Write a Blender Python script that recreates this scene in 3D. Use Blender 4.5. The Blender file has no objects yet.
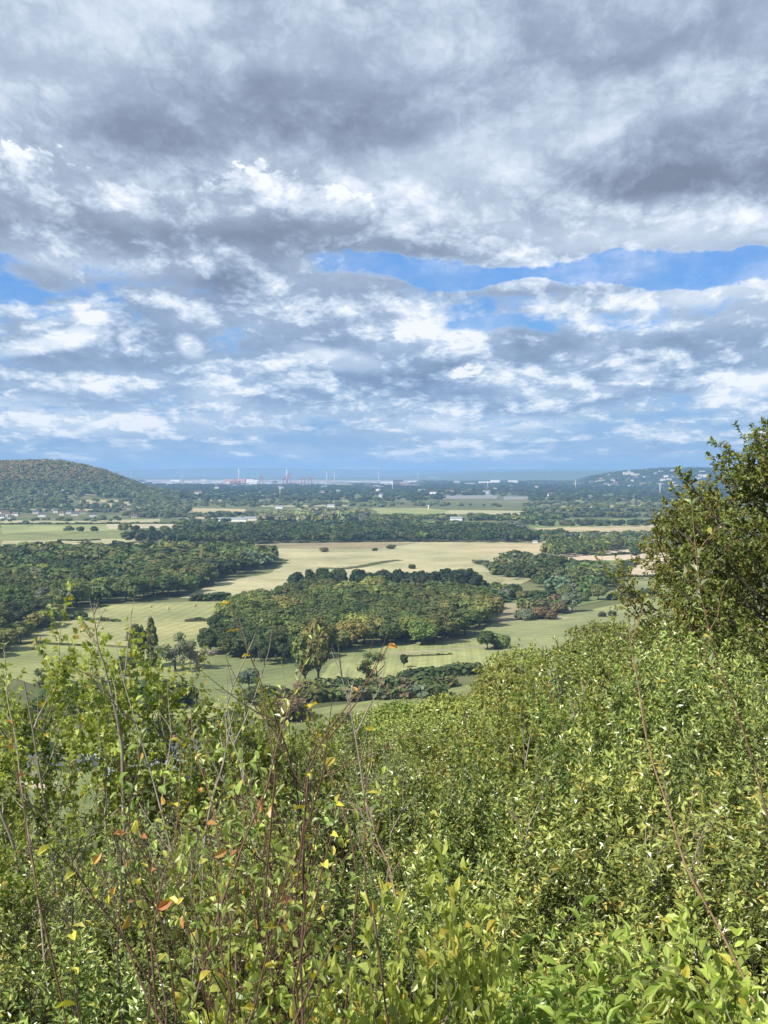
import bpy, math, random
import numpy as np
from mathutils import Vector, Matrix

# ------------------------------------------------------------ camera, sky, sun, exposure
SC = bpy.context.scene
COL = SC.collection
F = 1200.0                      # focal length in pixels of the 768 x 1024 picture
CAMZ = 92.0
HY = 471.0                      # row of the level horizon
PITCH = math.atan((512 - HY) / F)
cam = bpy.data.cameras.new('camera')
cam.sensor_fit = 'VERTICAL'; cam.sensor_height = 36; cam.lens = 36 * F / 1024
cam.clip_start = 0.1; cam.clip_end = 200000
camo = bpy.data.objects.new('camera', cam); COL.objects.link(camo)
camo.location = (0, 0, CAMZ)
camo.rotation_euler = (math.pi / 2 - PITCH, 0, 0)
SC.camera = camo

def ray(X, Y):
    "world direction through a pixel of the photograph"
    x = (X - 384) / F; y = (512 - Y) / F
    c, s = math.cos(PITCH), math.sin(PITCH)
    d = Vector((x, c + y * s, -s + y * c))
    return d.normalized()

def at(X, Y, z=0.0):
    "point of the level z seen at a pixel"
    d = ray(X, Y); t = (z - CAMZ) / d.z
    return (d.x * t, d.y * t)

SUN_AZ = math.radians(-126)      # clockwise from +Y: the sun stands behind and to the left
SUN_EL = math.radians(43)
sd = Vector((math.sin(SUN_AZ) * math.cos(SUN_EL), math.cos(SUN_AZ) * math.cos(SUN_EL), math.sin(SUN_EL)))
sun = bpy.data.lights.new('sun', 'SUN'); sun.energy = 5.0; sun.angle = math.radians(0.5); sun.color = (1, .94, .84)
suno = bpy.data.objects.new('sun', sun); COL.objects.link(suno)
suno.rotation_euler = sd.to_track_quat('Z', 'Y').to_euler()
suno.location = (0, 0, 500)

SC.view_settings.view_transform = 'Standard'
SC.view_settings.look = 'None'
SC.view_settings.exposure = 0.62
SC.view_settings.gamma = 1.0
SC.view_settings.use_curve_mapping = False
SC.cycles.max_bounces = 6
SC.cycles.diffuse_bounces = 2
SC.cycles.glossy_bounces = 2
SC.cycles.transmission_bounces = 3
SC.cycles.volume_bounces = 1
SC.cycles.use_denoising = True
SC.cycles.sample_clamp_indirect = 6
# ------------------------------------------------------------ the cloudy sky (world shader)
class NG:
    "small helper for writing node maths"
    def __init__(s, nt): s.nt = nt; s.N = nt.nodes; s.L = nt.links
    def new(s, t, **kw):
        n = s.N.new(t)
        for k, v in kw.items(): setattr(n, k, v)
        return n
    def put(s, sock, v):
        if v is None: return
        if hasattr(v, 'is_linked') or hasattr(v, 'links'): s.L.new(v, sock)
        else: sock.default_value = v
    def m(s, op, a, b=None, c=None, clamp=False):
        n = s.new('ShaderNodeMath', operation=op, use_clamp=clamp)
        s.put(n.inputs[0], a); s.put(n.inputs[1], b); s.put(n.inputs[2], c)
        return n.outputs[0]
    def v(s, op, a, b=None, scale=None):
        n = s.new('ShaderNodeVectorMath', operation=op)
        s.put(n.inputs[0], a); s.put(n.inputs[1], b)
        if scale is not None: s.put(n.inputs['Scale'], scale)
        return n.outputs[0]
    def xyz(s, x, y, z=0.0):
        n = s.new('ShaderNodeCombineXYZ')
        s.put(n.inputs[0], x); s.put(n.inputs[1], y); s.put(n.inputs[2], z); return n.outputs[0]
    def noise(s, vec, scale, detail=6, rough=.55, dist=0.0, lac=2.0, color=False, w=None):
        n = s.new('ShaderNodeTexNoise')
        if w is not None: n.noise_dimensions = '4D'; n.inputs['W'].default_value = w
        if vec is not None: s.put(n.inputs['Vector'], vec)
        n.inputs['Scale'].default_value = scale; n.inputs['Detail'].default_value = detail
        n.inputs['Roughness'].default_value = rough; n.inputs['Distortion'].default_value = dist
        n.inputs['Lacunarity'].default_value = lac
        return n.outputs['Color' if color else 'Fac']
    def sstep(s, x, a, b):
        n = s.new('ShaderNodeMapRange', interpolation_type='SMOOTHSTEP')
        s.put(n.inputs['Value'], x); s.put(n.inputs['From Min'], a); s.put(n.inputs['From Max'], b)
        return n.outputs[0]
    def lin(s, x, a, b, c=0.0, d=1.0):
        n = s.new('ShaderNodeMapRange')
        s.put(n.inputs['Value'], x); s.put(n.inputs['From Min'], a); s.put(n.inputs['From Max'], b)
        s.put(n.inputs['To Min'], c); s.put(n.inputs['To Max'], d)
        return n.outputs[0]
    def mix(s, f, a, b):
        n = s.new('ShaderNodeMix', data_type='RGBA')
        s.put(n.inputs[0], f); s.put(n.inputs[6], a); s.put(n.inputs[7], b); return n.outputs[2]
    def ramp(s, x, stops, interp='LINEAR'):
        n = s.new('ShaderNodeValToRGB'); n.color_ramp.interpolation = interp
        e = n.color_ramp.elements
        while len(e) < len(stops): e.new(.5)
        for k, (p, c) in enumerate(stops): e[k].position = p; e[k].color = (*c, 1) if len(c) == 3 else c
        s.put(n.inputs[0], x); return n.outputs[0]

def srgb(r, g, b):
    f = lambda c: (c / 12.92 if c <= .04045 else ((c + .055) / 1.055) ** 2.4)
    return (f(r / 255), f(g / 255), f(b / 255))

W = bpy.data.worlds.new('World'); SC.world = W; W.use_nodes = True
W.cycles.sampling_method = 'MANUAL'; W.cycles.sample_map_resolution = 512
g = NG(W.node_tree); g.N.clear()
tc = g.new('ShaderNodeTexCoord').outputs['Generated']
dirn = g.v('NORMALIZE', tc)
sp = g.new('ShaderNodeSeparateXYZ'); g.L.new(dirn, sp.inputs[0])
dx, dy, dz = sp.outputs
az = g.m('ARCTAN2', dx, dy)
el = g.m('ARCSINE', dz)
elp = g.m('MAXIMUM', el, 0.0)
ec = g.m('ADD', elp, 0.10)
# conformal cloud coordinates: the same cloud pattern grows smaller and flatter towards the horizon
Q = g.xyz(g.m('DIVIDE', az, g.m('MULTIPLY_ADD', elp, .5, .30)), g.m('MULTIPLY', g.m('LOGARITHM', ec, math.e), -1.2), 0.0)
AE = g.xyz(az, el, 0.0)
# ragged edges: the hand placed cloud masses are displaced by noise
wn = g.noise(Q, 3.0, 7, .58, color=True)
wq = g.v('SCALE', g.v('SUBTRACT', wn, (.5, .5, .5)), scale=g.m('MULTIPLY', g.m('MINIMUM', ec, .34), .18))
AEw = g.v('MULTIPLY', g.v('ADD', AE, wq), (1, 1, 0))

def blobs(lst, vec):
    "sum of soft ellipses (x, y, half width, half height in photograph pixels, tilt, weight)"
    tot = None
    for (X, Y, rx, ry, rot, wt) in lst:
        d = ray(X, Y)
        a0 = math.atan2(d.x, d.y); e0 = math.asin(d.z)
        mp = g.new('ShaderNodeMapping', vector_type='TEXTURE')
        g.L.new(vec, mp.inputs['Vector'])
        mp.inputs['Location'].default_value = (a0, e0, 0)
        mp.inputs['Rotation'].default_value = (0, 0, math.radians(rot))
        mp.inputs['Scale'].default_value = (rx / F, ry / F, 1)
        gr = g.new('ShaderNodeTexGradient', gradient_type='SPHERICAL'); g.L.new(mp.outputs[0], gr.inputs[0])
        t = g.m('SMOOTH_MIN', gr.outputs['Fac'], .55, .3)
        tot = g.m('MULTIPLY_ADD', t, wt * 1.7, tot if tot is not None else 0.0)
    return tot

def relief(scale, detail, rough, dist, w, du=(0.05, 0.10)):
    "noise and its difference towards the light (the light comes from above)"
    n0 = g.noise(Q, scale, detail, rough, dist, w=w)
    n1 = g.noise(g.v('ADD', Q, (du[0], -du[1], 0)), scale, detail, rough, dist, w=w)
    return n0, g.m('SUBTRACT', n0, n1)

nbig, rbig = relief(1.3, 8, .55, .0, 3.1, (.05, .14))
nfine, rfine = relief(5.0, 9, .62, .0, 9.4, (.015, .035))
def puffs(scale, off=(0.0, 0.0)):
    p = g.v('ADD', g.v('ADD', Q, g.v('SCALE', g.v('SUBTRACT', wn2, (.5, .5, .5)), scale=.13)), (off[0], off[1], 0))
    n = g.new('ShaderNodeTexVoronoi', voronoi_dimensions='2D', feature='F1')
    g.L.new(p, n.inputs['Vector']); n.inputs['Scale'].default_value = scale
    n.inputs['Detail'].default_value = 4.0; n.inputs['Roughness'].default_value = .62; n.inputs['Lacunarity'].default_value = 2.3
    return g.m('SUBTRACT', 1.0, n.outputs['Distance'])
wn2 = g.noise(Q, 4.0, 7, .62, color=True, w=2.2)
pf0 = puffs(3.6); pf1 = puffs(3.6, (.02, -.055))
rpuff = g.m('SUBTRACT', pf0, pf1)
nmid = g.noise(Q, 2.4, 8, .56, .15, w=5.7)
hor = g.lin(el, 0.03, .20, 1, 0)                      # 1 at the horizon, 0 above about nine degrees

# layer one: the broken middle layer
cover = blobs([
    # gaps of blue
    (680, 267, 260, 18, 0, -1.5), (650, 268, 150, 8, 2, -.5), (415, 268, 150, 19, -4, -1.25), (560, 330, 170, 12, 0, -.45), (25, 300, 50, 9, 3, -.25),
    (240, 335, 44, 14, 25, -.5), (50, 262, 120, 10, 0, -.3), (720, 400, 160, 20, 0, -.30), (330, 461, 700, 9, 0, -.3),
    (600, 425, 300, 12, 0, -.3), (170, 455, 260, 14, 0, -.35), (270, 420, 160, 9, 0, -.3), (420, 215, 30, 8, 0, -.2),
    # thicker cloud
    (384, 90, 900, 210, 0, 1.6), (100, 330, 240, 60, 0, .35), (330, 330, 150, 60, 20, .5), (430, 350, 130, 60, 0, .6),
    (590, 368, 260, 45, 10, .5), (520, 278, 70, 22, 0, .7), (384, 385, 900, 60, 0, .40), (700, 350, 110, 30, 0, .4), (700, 285, 90, 14, 8, .35)], AEw)
cov = g.m('ADD', g.m('MULTIPLY_ADD', nmid, 1.3, .58), cover)
cov = g.m('MULTIPLY_ADD', g.m('SUBTRACT', pf0, .6), .8, cov)

strk = g.noise(g.xyz(g.m('MULTIPLY', az, 5.0), g.m('MULTIPLY', el, 75.0), 0.0), 1.0, 7, .58, .2, w=1.7)
low = g.lin(el, .03, .085, 1, 0)
cov = g.m('MULTIPLY_ADD', g.m('SUBTRACT', nfine, .5), 1.3, cov)
cov = g.m('MULTIPLY_ADD', g.m('SUBTRACT', strk, .46), g.m('MULTIPLY', low, 2.6), cov)
A1 = g.sstep(cov, .38, 1.05)
above = g.sstep(el, .176, .200)                      # the heavy deck overhead
A1 = g.m('MAXIMUM', A1, above)

bright = blobs([
    # light parts
    (40, 40, 170, 80, 20, .26), (200, 15, 130, 40, -10, .20), (395, 30, 120, 60, 0, .10), (60, 170, 110, 75, 0, .0), (150, 130, 330, 50, 0, -.12),
    (155, 190, 80, 30, 0, .10), (520, 150, 210, 42, 12, .26), (600, 125, 70, 14, 20, .12), (650, 78, 80, 16, 24, .20), (730, 55, 90, 40, 15, .12),
    (430, 190, 110, 50, 0, .14), (600, 222, 330, 30, 0, .24), (700, 240, 200, 14, 0, .22), (380, 215, 90, 30, 0, .10),
    (460, 335, 70, 34, -25, .5), (420, 318, 34, 30, 60, .4), (45, 348, 70, 13, 14, .75), (85, 325, 28, 20, 60, .55), (60, 318, 50, 10, 0, .4),
    (192, 348, 14, 18, 50, .6), (742, 384, 50, 18, 5, .65), (345, 358, 60, 14, -15, .5), (290, 358, 70, 10, 12, .35),
    (120, 380, 60, 14, 0, .25), (220, 395, 40, 14, 0, .3), (560, 390, 60, 12, 0, .3), (480, 425, 110, 12, 0, .35), (470, 385, 200, 12, 10, .22), (60, 425, 160, 14, 0, .35),
    (250, 449, 260, 5, 0, .45), (36, 452, 20, 12, 0, .5), (620, 325, 90, 8, 0, .30), (715, 285, 90, 16, 8, .4), (100, 252, 240, 22, 0, .20), (280, 300, 140, 34, 0, .12),
    (10, 405, 80, 12, 0, .3), (625, 380, 60, 12, 20, .3), (540, 268, 80, 18, 0, .15),
    # grey bases
    (690, 160, 170, 46, -6, -.42), (650, 178, 120, 20, -4, -.22), (140, 225, 340, 34, -3, -.24), (330, 240, 190, 26, 0, -.26), (60, 236, 160, 16, 0, -.20),
    (165, 145, 70, 34, -20, -.20), (300, 110, 210, 44, -14, -.17), (500, 100, 260, 44, 8, -.12), (620, 40, 160, 30, 0, -.05), (560, 215, 50, 16, -10, -.2), (650, 208, 60, 12, 0, -.16),
    (205, 275, 70, 30, -10, -.16), (240, 282, 50, 32, 0, -.34), (150, 320, 170, 40, 0, -.2), (60, 365, 160, 24, 0, -.18),
    (340, 325, 80, 24, 0, -.16), (400, 380, 110, 30, 0, -.2), (350, 390, 140, 24, 0, -.14), (520, 355, 130, 28, 20, -.24),
    (460, 365, 60, 26, 30, -.12), (690, 345, 80, 24, 6, -.26), (640, 385, 130, 20, 0, -.18), (470, 310, 100, 22, 0, -.12), (470, 270, 40, 16, 0, -.0),
    (560, 295, 120, 14, 0, -.1)], AEw)
PUFF = g.lin(el, .15, .26, 1.0, .30)
bri = g.m('MULTIPLY_ADD', bright, .80, .525)
soft = lambda x, lo: g.m('SMOOTH_MAX', x, lo, .08)
bri = g.m('ADD', soft(g.m('MULTIPLY', rpuff, PUFF), -.07), bri)
bri = g.m('MULTIPLY_ADD', g.m('SUBTRACT', pf0, .6), .18, bri)
bri = g.m('MULTIPLY_ADD', g.m('SUBTRACT', nbig, .5), .30, bri)
bri = g.m('ADD', soft(g.m('MULTIPLY', rbig, .45), -.10), bri)
amp = g.m('MULTIPLY', rfine, g.lin(el, .14, .22, 1.0, .35))
bri = g.m('ADD', soft(g.m('MULTIPLY', amp, .8), -.06), bri)
bri = g.m('MULTIPLY_ADD', g.m('SUBTRACT', nfine, .5), .15, bri)
# heaped clouds with crisp outlines in front of the softer layer
heap = blobs([(435, 345, 85, 34, -18, 1.0), (465, 330, 50, 22, 0, .6),
              (55, 340, 80, 20, 12, .9), (742, 386, 60, 22, 5, .9), (345, 362, 80, 20, -10, .8), (500, 366, 70, 22, 20, .8), (125, 384, 70, 15, 0, .8), (590, 350, 60, 22, 0, .7), (535, 272, 60, 22, 0, .7), (10, 415, 90, 20, 0, .7), (240, 400, 70, 16, 0, .7), (620, 385, 70, 14, 10, .7)], AEw)
hp = g.m('MULTIPLY_ADD', g.m('SUBTRACT', pf0, .6), 1.5, heap); hp = g.m('MULTIPLY_ADD', g.m('SUBTRACT', nfine, .5), .9, hp)
hm_ = g.sstep(hp, .36, .52)
hb_ = g.m('MULTIPLY', g.m('ADD', .055, g.m('MULTIPLY', rpuff, .9)), g.lin(el, .17, .21, 1.0, .30))
bri = g.m('MULTIPLY_ADD', hm_, hb_, bri)
bank = blobs([(62, 205, 105, 95, 0, 1.0), (250, 200, 90, 95, 0, 1.0), (160, 222, 100, 55, 0, .9), (325, 222, 80, 60, 0, .8), (430, 225, 90, 45, 0, .7)], AEw)
bp = g.m('MULTIPLY_ADD', g.m('SUBTRACT', pf0, .6), 1.1, bank); bp = g.m('MULTIPLY_ADD', g.m('SUBTRACT', nfine, .5), .7, bp)
bk = g.m('MULTIPLY', g.sstep(bp, .20, .30), g.sstep(el, .195, .265))
bri = g.m('MULTIPLY_ADD', bk, g.m('MULTIPLY_ADD', rpuff, 1.0, .15), bri)
bri = g.m('MULTIPLY_ADD', g.m('SUBTRACT', strk, .5), g.m('MULTIPLY', low, 1.1), bri)
# thin edges of a cloud shine through
edge = g.m('MULTIPLY', g.m('SUBTRACT', 1.0, g.sstep(cov, .55, 1.15)), g.m('SUBTRACT', 1.0, above))
bri = g.m('MULTIPLY_ADD', edge, .26, bri)
bri = g.m('MULTIPLY_ADD', g.lin(el, .12, .18, 1, 0), .035, g.m('MULTIPLY_ADD', bri, .88, .055))
ccol = g.ramp(bri, [(0.0, srgb(122, 134, 154)), (.22, srgb(143, 157, 179)), (.42, srgb(167, 182, 203)), (.60, srgb(193, 207, 224)),
                    (.80, srgb(216, 226, 240)), (1.0, srgb(242, 245, 250))])
lowc = g.ramp(bri, [(0.0, srgb(105, 135, 172)), (.35, srgb(142, 170, 206)), (.60, srgb(178, 200, 226)), (.85, srgb(222, 232, 243)), (1.0, srgb(240, 244, 250))])
ccol = g.mix(g.m('MULTIPLY', hor, .85), ccol, lowc)
CLOUD_GAIN = .72
bgc = g.new('ShaderNodeBackground'); g.L.new(ccol, bgc.inputs[0]); bgc.inputs[1].default_value = CLOUD_GAIN
sky = g.new('ShaderNodeTexSky', sky_type='NISHITA'); sky.sun_disc = False
sky.sun_elevation = SUN_EL; sky.sun_rotation = SUN_AZ
sky.altitude = 100; sky.air_density = 1.0; sky.dust_density = .3; sky.ozone_density = 2.5
hz = g.new('ShaderNodeHueSaturation'); g.L.new(sky.outputs[0], hz.inputs['Color']); hz.inputs['Saturation'].default_value = 1.25
skb = g.ramp(g.lin(el, 0.0, .30), [(0, srgb(118, 166, 218)), (.12, srgb(108, 158, 216)), (.35, srgb(104, 162, 228)), (.6, srgb(92, 152, 230)), (1, srgb(66, 122, 210))])
skc = g.mix(.8, hz.outputs[0], g.v('SCALE', skb, scale=10.0))
bgs = g.new('ShaderNodeBackground'); g.L.new(skc, bgs.inputs[0]); bgs.inputs[1].default_value = .074
mx = g.new('ShaderNodeMixShader')
veil = g.m('MULTIPLY', g.sstep(nfine, .30, .8), .55)      # thin high cloud in the blue
g.L.new(g.m('MAXIMUM', A1, veil), mx.inputs[0]); g.L.new(bgs.outputs[0], mx.inputs[1]); g.L.new(bgc.outputs[0], mx.inputs[2])
wo = g.new('ShaderNodeOutputWorld'); g.L.new(mx.outputs[0], wo.inputs[0])
# ------------------------------------------------------------ helpers
rng = np.random.default_rng(7)
RND = random.Random(11)

def tag(o, label=None, cat=None, group=None, kind=None):
    if label: o['label'] = label
    if cat: o['category'] = cat
    if group: o['group'] = group
    if kind: o['kind'] = kind
    return o

def mesh_np(name, verts, loops, sizes, mats, attrs=None, midx=None, smooth=False):
    "mesh from numpy: loops = flat vertex indices, sizes = corners per face"
    me = bpy.data.meshes.new(name)
    verts = np.asarray(verts, np.float32); loops = np.asarray(loops, np.int32).ravel(); sizes = np.asarray(sizes, np.int32)
    me.vertices.add(len(verts)); me.vertices.foreach_set('co', verts.ravel())
    me.loops.add(len(loops)); me.loops.foreach_set('vertex_index', loops)
    me.polygons.add(len(sizes))
    st = np.zeros(len(sizes), np.int32); st[1:] = np.cumsum(sizes)[:-1]
    me.polygons.foreach_set('loop_start', st)
    me.polygons.foreach_set('loop_total', sizes)
    if midx is not None: me.polygons.foreach_set('material_index', np.asarray(midx, np.int32))
    me.polygons.foreach_set('use_smooth', np.full(len(sizes), smooth))
    for k, a in (attrs or {}).items():
        a = np.asarray(a, np.float32)
        if a.ndim == 1:
            at_ = me.attributes.new(k, 'FLOAT', 'FACE'); at_.data.foreach_set('value', a)
        else:
            at_ = me.attributes.new(k, 'FLOAT_VECTOR', 'FACE'); at_.data.foreach_set('vector', a.ravel())
    for m in (mats if isinstance(mats, (list, tuple)) else [mats]): me.materials.append(m)
    me.update(calc_edges=True); me.validate(clean_customdata=False)
    return me

def link(name, me, parent=None, loc=None, rotz=0, scale=None):
    o = bpy.data.objects.new(name, me); COL.objects.link(o)
    if parent is not None: o.parent = parent
    if loc is not None: o.location = loc
    if rotz: o.rotation_euler = (0, 0, rotz)
    if scale is not None: o.scale = scale if hasattr(scale, '__len__') else (scale,) * 3
    return o

def empty(name, loc, rotz=0, scale=None):
    o = link(name, None, None, loc, rotz, scale); o.empty_display_size = .3
    return o

class MB:
    "collects simple solid shapes into one mesh"
    def __init__(s): s.v = []; s.f = []; s.mi = []
    def add(s, vs, fs, mi=0):
        b = len(s.v); s.v += [tuple(v) for v in vs]; s.f += [tuple(b + i for i in f) for f in fs]; s.mi += [mi] * len(fs); return s
    def box(s, x0, x1, y0, y1, z0, z1, mi=0):
        return s.add([(x0, y0, z0), (x1, y0, z0), (x1, y1, z0), (x0, y1, z0), (x0, y0, z1), (x1, y0, z1), (x1, y1, z1), (x0, y1, z1)],
                     [(3, 2, 1, 0), (4, 5, 6, 7), (0, 1, 5, 4), (1, 2, 6, 5), (2, 3, 7, 6), (3, 0, 4, 7)], mi)
    def gable(s, x0, x1, y0, y1, z0, z1, mi=0, th=.18):
        "pitched roof slab whose ridge runs along x"
        ym = (y0 + y1) / 2
        return s.add([(x0, y0, z0), (x1, y0, z0), (x1, ym, z1), (x0, ym, z1), (x0, y1, z0), (x1, y1, z0),
                      (x0, y0, z0 - th), (x1, y0, z0 - th), (x1, y1, z0 - th), (x0, y1, z0 - th)],
                     [(0, 1, 2, 3), (3, 2, 5, 4), (6, 7, 1, 0), (4, 5, 8, 9), (0, 3, 4, 9, 6), (1, 7, 8, 5, 2), (9, 8, 7, 6)], mi)
    def tube(s, pts, rad, n=6, mi=0, cap=True):
        pts = [Vector(p) for p in pts]; b = len(s.v)
        for i, p in enumerate(pts):
            d = (pts[min(i + 1, len(pts) - 1)] - pts[max(i - 1, 0)]).normalized()
            u = d.orthogonal().normalized(); w = d.cross(u)
            r = rad[i] if hasattr(rad, '__len__') else rad
            for k in range(n):
                a = 2 * math.pi * k / n; s.v.append(tuple(p + (u * math.cos(a) + w * math.sin(a)) * r))
        for i in range(len(pts) - 1):
            for k in range(n):
                s.f.append((b + i * n + k, b + i * n + (k + 1) % n, b + (i + 1) * n + (k + 1) % n, b + (i + 1) * n + k)); s.mi.append(mi)
        if cap:
            s.f.append(tuple(b + k for k in reversed(range(n)))); s.mi.append(mi)
            s.f.append(tuple(b + (len(pts) - 1) * n + k for k in range(n))); s.mi.append(mi)
        return s
    def mesh(s, name, mats, smooth=False):
        return mesh_np(name, s.v, [i for f in s.f for i in f], [len(f) for f in s.f], mats, None, s.mi, smooth)

# ------------------------------------------------------------ materials
def newmat(name):
    m = bpy.data.materials.new(name); m.use_nodes = True
    q = NG(m.node_tree); q.N.clear()
    out = q.new('ShaderNodeOutputMaterial')
    return m, q, out

def bsdf(q, col, rough=.7, spec=.3, normal=None, metallic=0.0):
    p = q.new('ShaderNodeBsdfPrincipled')
    q.put(p.inputs['Base Color'], col if not isinstance(col, tuple) else (*col, 1))
    q.put(p.inputs['Roughness'], rough); q.put(p.inputs['Specular IOR Level'], spec); p.inputs['Metallic'].default_value = metallic
    if normal is not None: q.L.new(normal, p.inputs['Normal'])
    return p.outputs[0]

def m_plain(name, c, var=.25, scale=.5, rough=.8, spec=.25, metallic=0.0):
    m, q, out = newmat(name)
    pos = q.new('ShaderNodeTexCoord').outputs['Object']
    n = q.noise(pos, scale, 5, .6)
    col = q.mix(n, tuple(x * (1 - var) for x in c) + (1,), tuple(min(1, x * (1 + var)) for x in c) + (1,))
    q.L.new(bsdf(q, col, rough, spec, None, metallic), out.inputs[0]); return m

def m_foliage(name, attr=False, trans=.22, rough=.6, spec=.18):
    "crown of a tree; the species colour is the object's colour, 'tint' varies it clump by clump"
    m, q, out = newmat(name)
    if attr:
        a = q.new('ShaderNodeAttribute', attribute_name='kindcol'); base = a.outputs['Color']
    else:
        base = q.new('ShaderNodeObjectInfo').outputs['Color']
    t = q.new('ShaderNodeAttribute', attribute_name='tint').outputs['Fac']
    pos = q.new('ShaderNodeNewGeometry').outputs['Position']
    n = q.noise(pos, .22, 3, .6)
    k = q.m('MULTIPLY', t, q.lin(n, .3, .7, .9, 1.1))
    hs = q.new('ShaderNodeHueSaturation'); q.L.new(base, hs.inputs['Color'])
    q.L.new(q.lin(t, .5, 1.5, .515, .485), hs.inputs['Hue']); q.L.new(k, hs.inputs['Value'])
    c = hs.outputs[0]
    tr = q.new('ShaderNodeBsdfTranslucent'); q.L.new(c, tr.inputs[0])
    mx = q.new('ShaderNodeMixShader'); mx.inputs[0].default_value = trans
    q.L.new(bsdf(q, c, rough, spec), mx.inputs[1]); q.L.new(tr.outputs[0], mx.inputs[2]); q.L.new(mx.outputs[0], out.inputs[0])
    return m

def m_leaf(name, young, mature, odd, trans=.30, rough=.42, spec=.45, under=None, odd2=None):
    "single leaves: 'ta' runs from mature to young colour, a few leaves ('tb' near one) are yellow or brown"
    m, q, out = newmat(name)
    ta = q.new('ShaderNodeAttribute', attribute_name='ta').outputs['Fac']
    tb = q.new('ShaderNodeAttribute', attribute_name='tb').outputs['Fac']
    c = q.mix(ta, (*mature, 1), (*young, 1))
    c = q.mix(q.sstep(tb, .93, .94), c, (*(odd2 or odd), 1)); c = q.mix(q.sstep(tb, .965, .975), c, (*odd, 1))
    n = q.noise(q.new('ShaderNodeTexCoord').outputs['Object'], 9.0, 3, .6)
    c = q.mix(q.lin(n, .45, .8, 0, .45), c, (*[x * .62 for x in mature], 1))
    hv = q.new('ShaderNodeHueSaturation'); q.L.new(c, hv.inputs['Color']); rd = q.new('ShaderNodeObjectInfo').outputs['Random']
    q.L.new(q.lin(rd, 0, 1, .475, .52), hv.inputs['Hue']); q.L.new(q.lin(q.m('FRACT', q.m('MULTIPLY', rd, 7.3)), 0, 1, .68, 1.22), hv.inputs['Value']); c = hv.outputs[0]
    g2 = q.new('ShaderNodeNewGeometry')
    if under: c = q.mix(q.m('MULTIPLY', g2.outputs['Backfacing'], .7), c, (*under, 1))
    tr = q.new('ShaderNodeBsdfTranslucent')
    c2 = q.new('ShaderNodeHueSaturation'); q.L.new(c, c2.inputs['Color']); c2.inputs['Value'].default_value = 1.25; c2.inputs['Saturation'].default_value = 1.15
    q.L.new(c2.outputs[0], tr.inputs[0])
    mx = q.new('ShaderNodeMixShader'); mx.inputs[0].default_value = trans
    q.L.new(bsdf(q, c, rough, spec), mx.inputs[1]); q.L.new(tr.outputs[0], mx.inputs[2]); q.L.new(mx.outputs[0], out.inputs[0])
    return m

def m_ground():
    m, q, out = newmat('rough_grassland')
    pos = q.new('ShaderNodeNewGeometry').outputs['Position']
    n1 = q.noise(pos, .012, 6, .6); n2 = q.noise(pos, .35, 5, .65); n3 = q.noise(pos, .0016, 4, .55)
    c = q.ramp(n1, [(.3, (.07, .085, .035)), (.5, (.12, .135, .055)), (.7, (.19, .19, .09))])
    c = q.mix(q.lin(n2, .35, .75, 0, .45), c, (.055, .048, .028, 1))
    c = q.mix(q.lin(n3, .5, .65, 0, .5), c, (.20, .20, .09, 1))
    q.L.new(bsdf(q, c, .9, .1), out.inputs[0]); return m

def m_field():
    "grass or stubble: object colour, cut lines and worn patches"
    m, q, out = newmat('field_surface')
    pos = q.new('ShaderNodeNewGeometry').outputs['Position']
    oi = q.new('ShaderNodeObjectInfo')
    n1 = q.noise(pos, .014, 6, .6); n2 = q.noise(pos, .16, 5, .65); n3 = q.noise(pos, 2.2, 3, .6)
    rot = q.new('ShaderNodeVectorRotate', rotation_type='Z_AXIS'); q.L.new(pos, rot.inputs['Vector'])
    q.L.new(q.m('MULTIPLY', oi.outputs['Random'], 3.1), rot.inputs['Angle'])
    wv = q.new('ShaderNodeTexWave'); q.L.new(rot.outputs[0], wv.inputs['Vector']); wv.inputs['Scale'].default_value = .045
    wv.inputs['Distortion'].default_value = 1.5; wv.inputs['Detail'].default_value = 2
    k = q.m('MULTIPLY', q.lin(n1, .3, .7, .70, 1.24), q.lin(n2, .3, .7, .84, 1.14))
    k = q.m('MULTIPLY', k, q.lin(wv.outputs['Fac'], 0, 1, .92, 1.07)); k = q.m('MULTIPLY', k, q.lin(n3, .3, .7, .92, 1.08))
    w2 = q.new('ShaderNodeTexWave'); q.L.new(rot.outputs[0], w2.inputs['Vector']); w2.inputs['Scale'].default_value = .13; w2.inputs['Distortion'].default_value = .8; w2.inputs['Detail'].default_value = 3
    k = q.m('MULTIPLY', k, q.lin(w2.outputs['Fac'], .0, 1, .93, 1.05))
    hs = q.new('ShaderNodeHueSaturation'); q.L.new(oi.outputs['Color'], hs.inputs['Color']); q.L.new(k, hs.inputs['Value'])
    q.L.new(q.lin(n1, .3, .7, .512, .49), hs.inputs['Hue'])
    q.L.new(bsdf(q, hs.outputs[0], .9, .1), out.inputs[0]); return m

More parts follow.
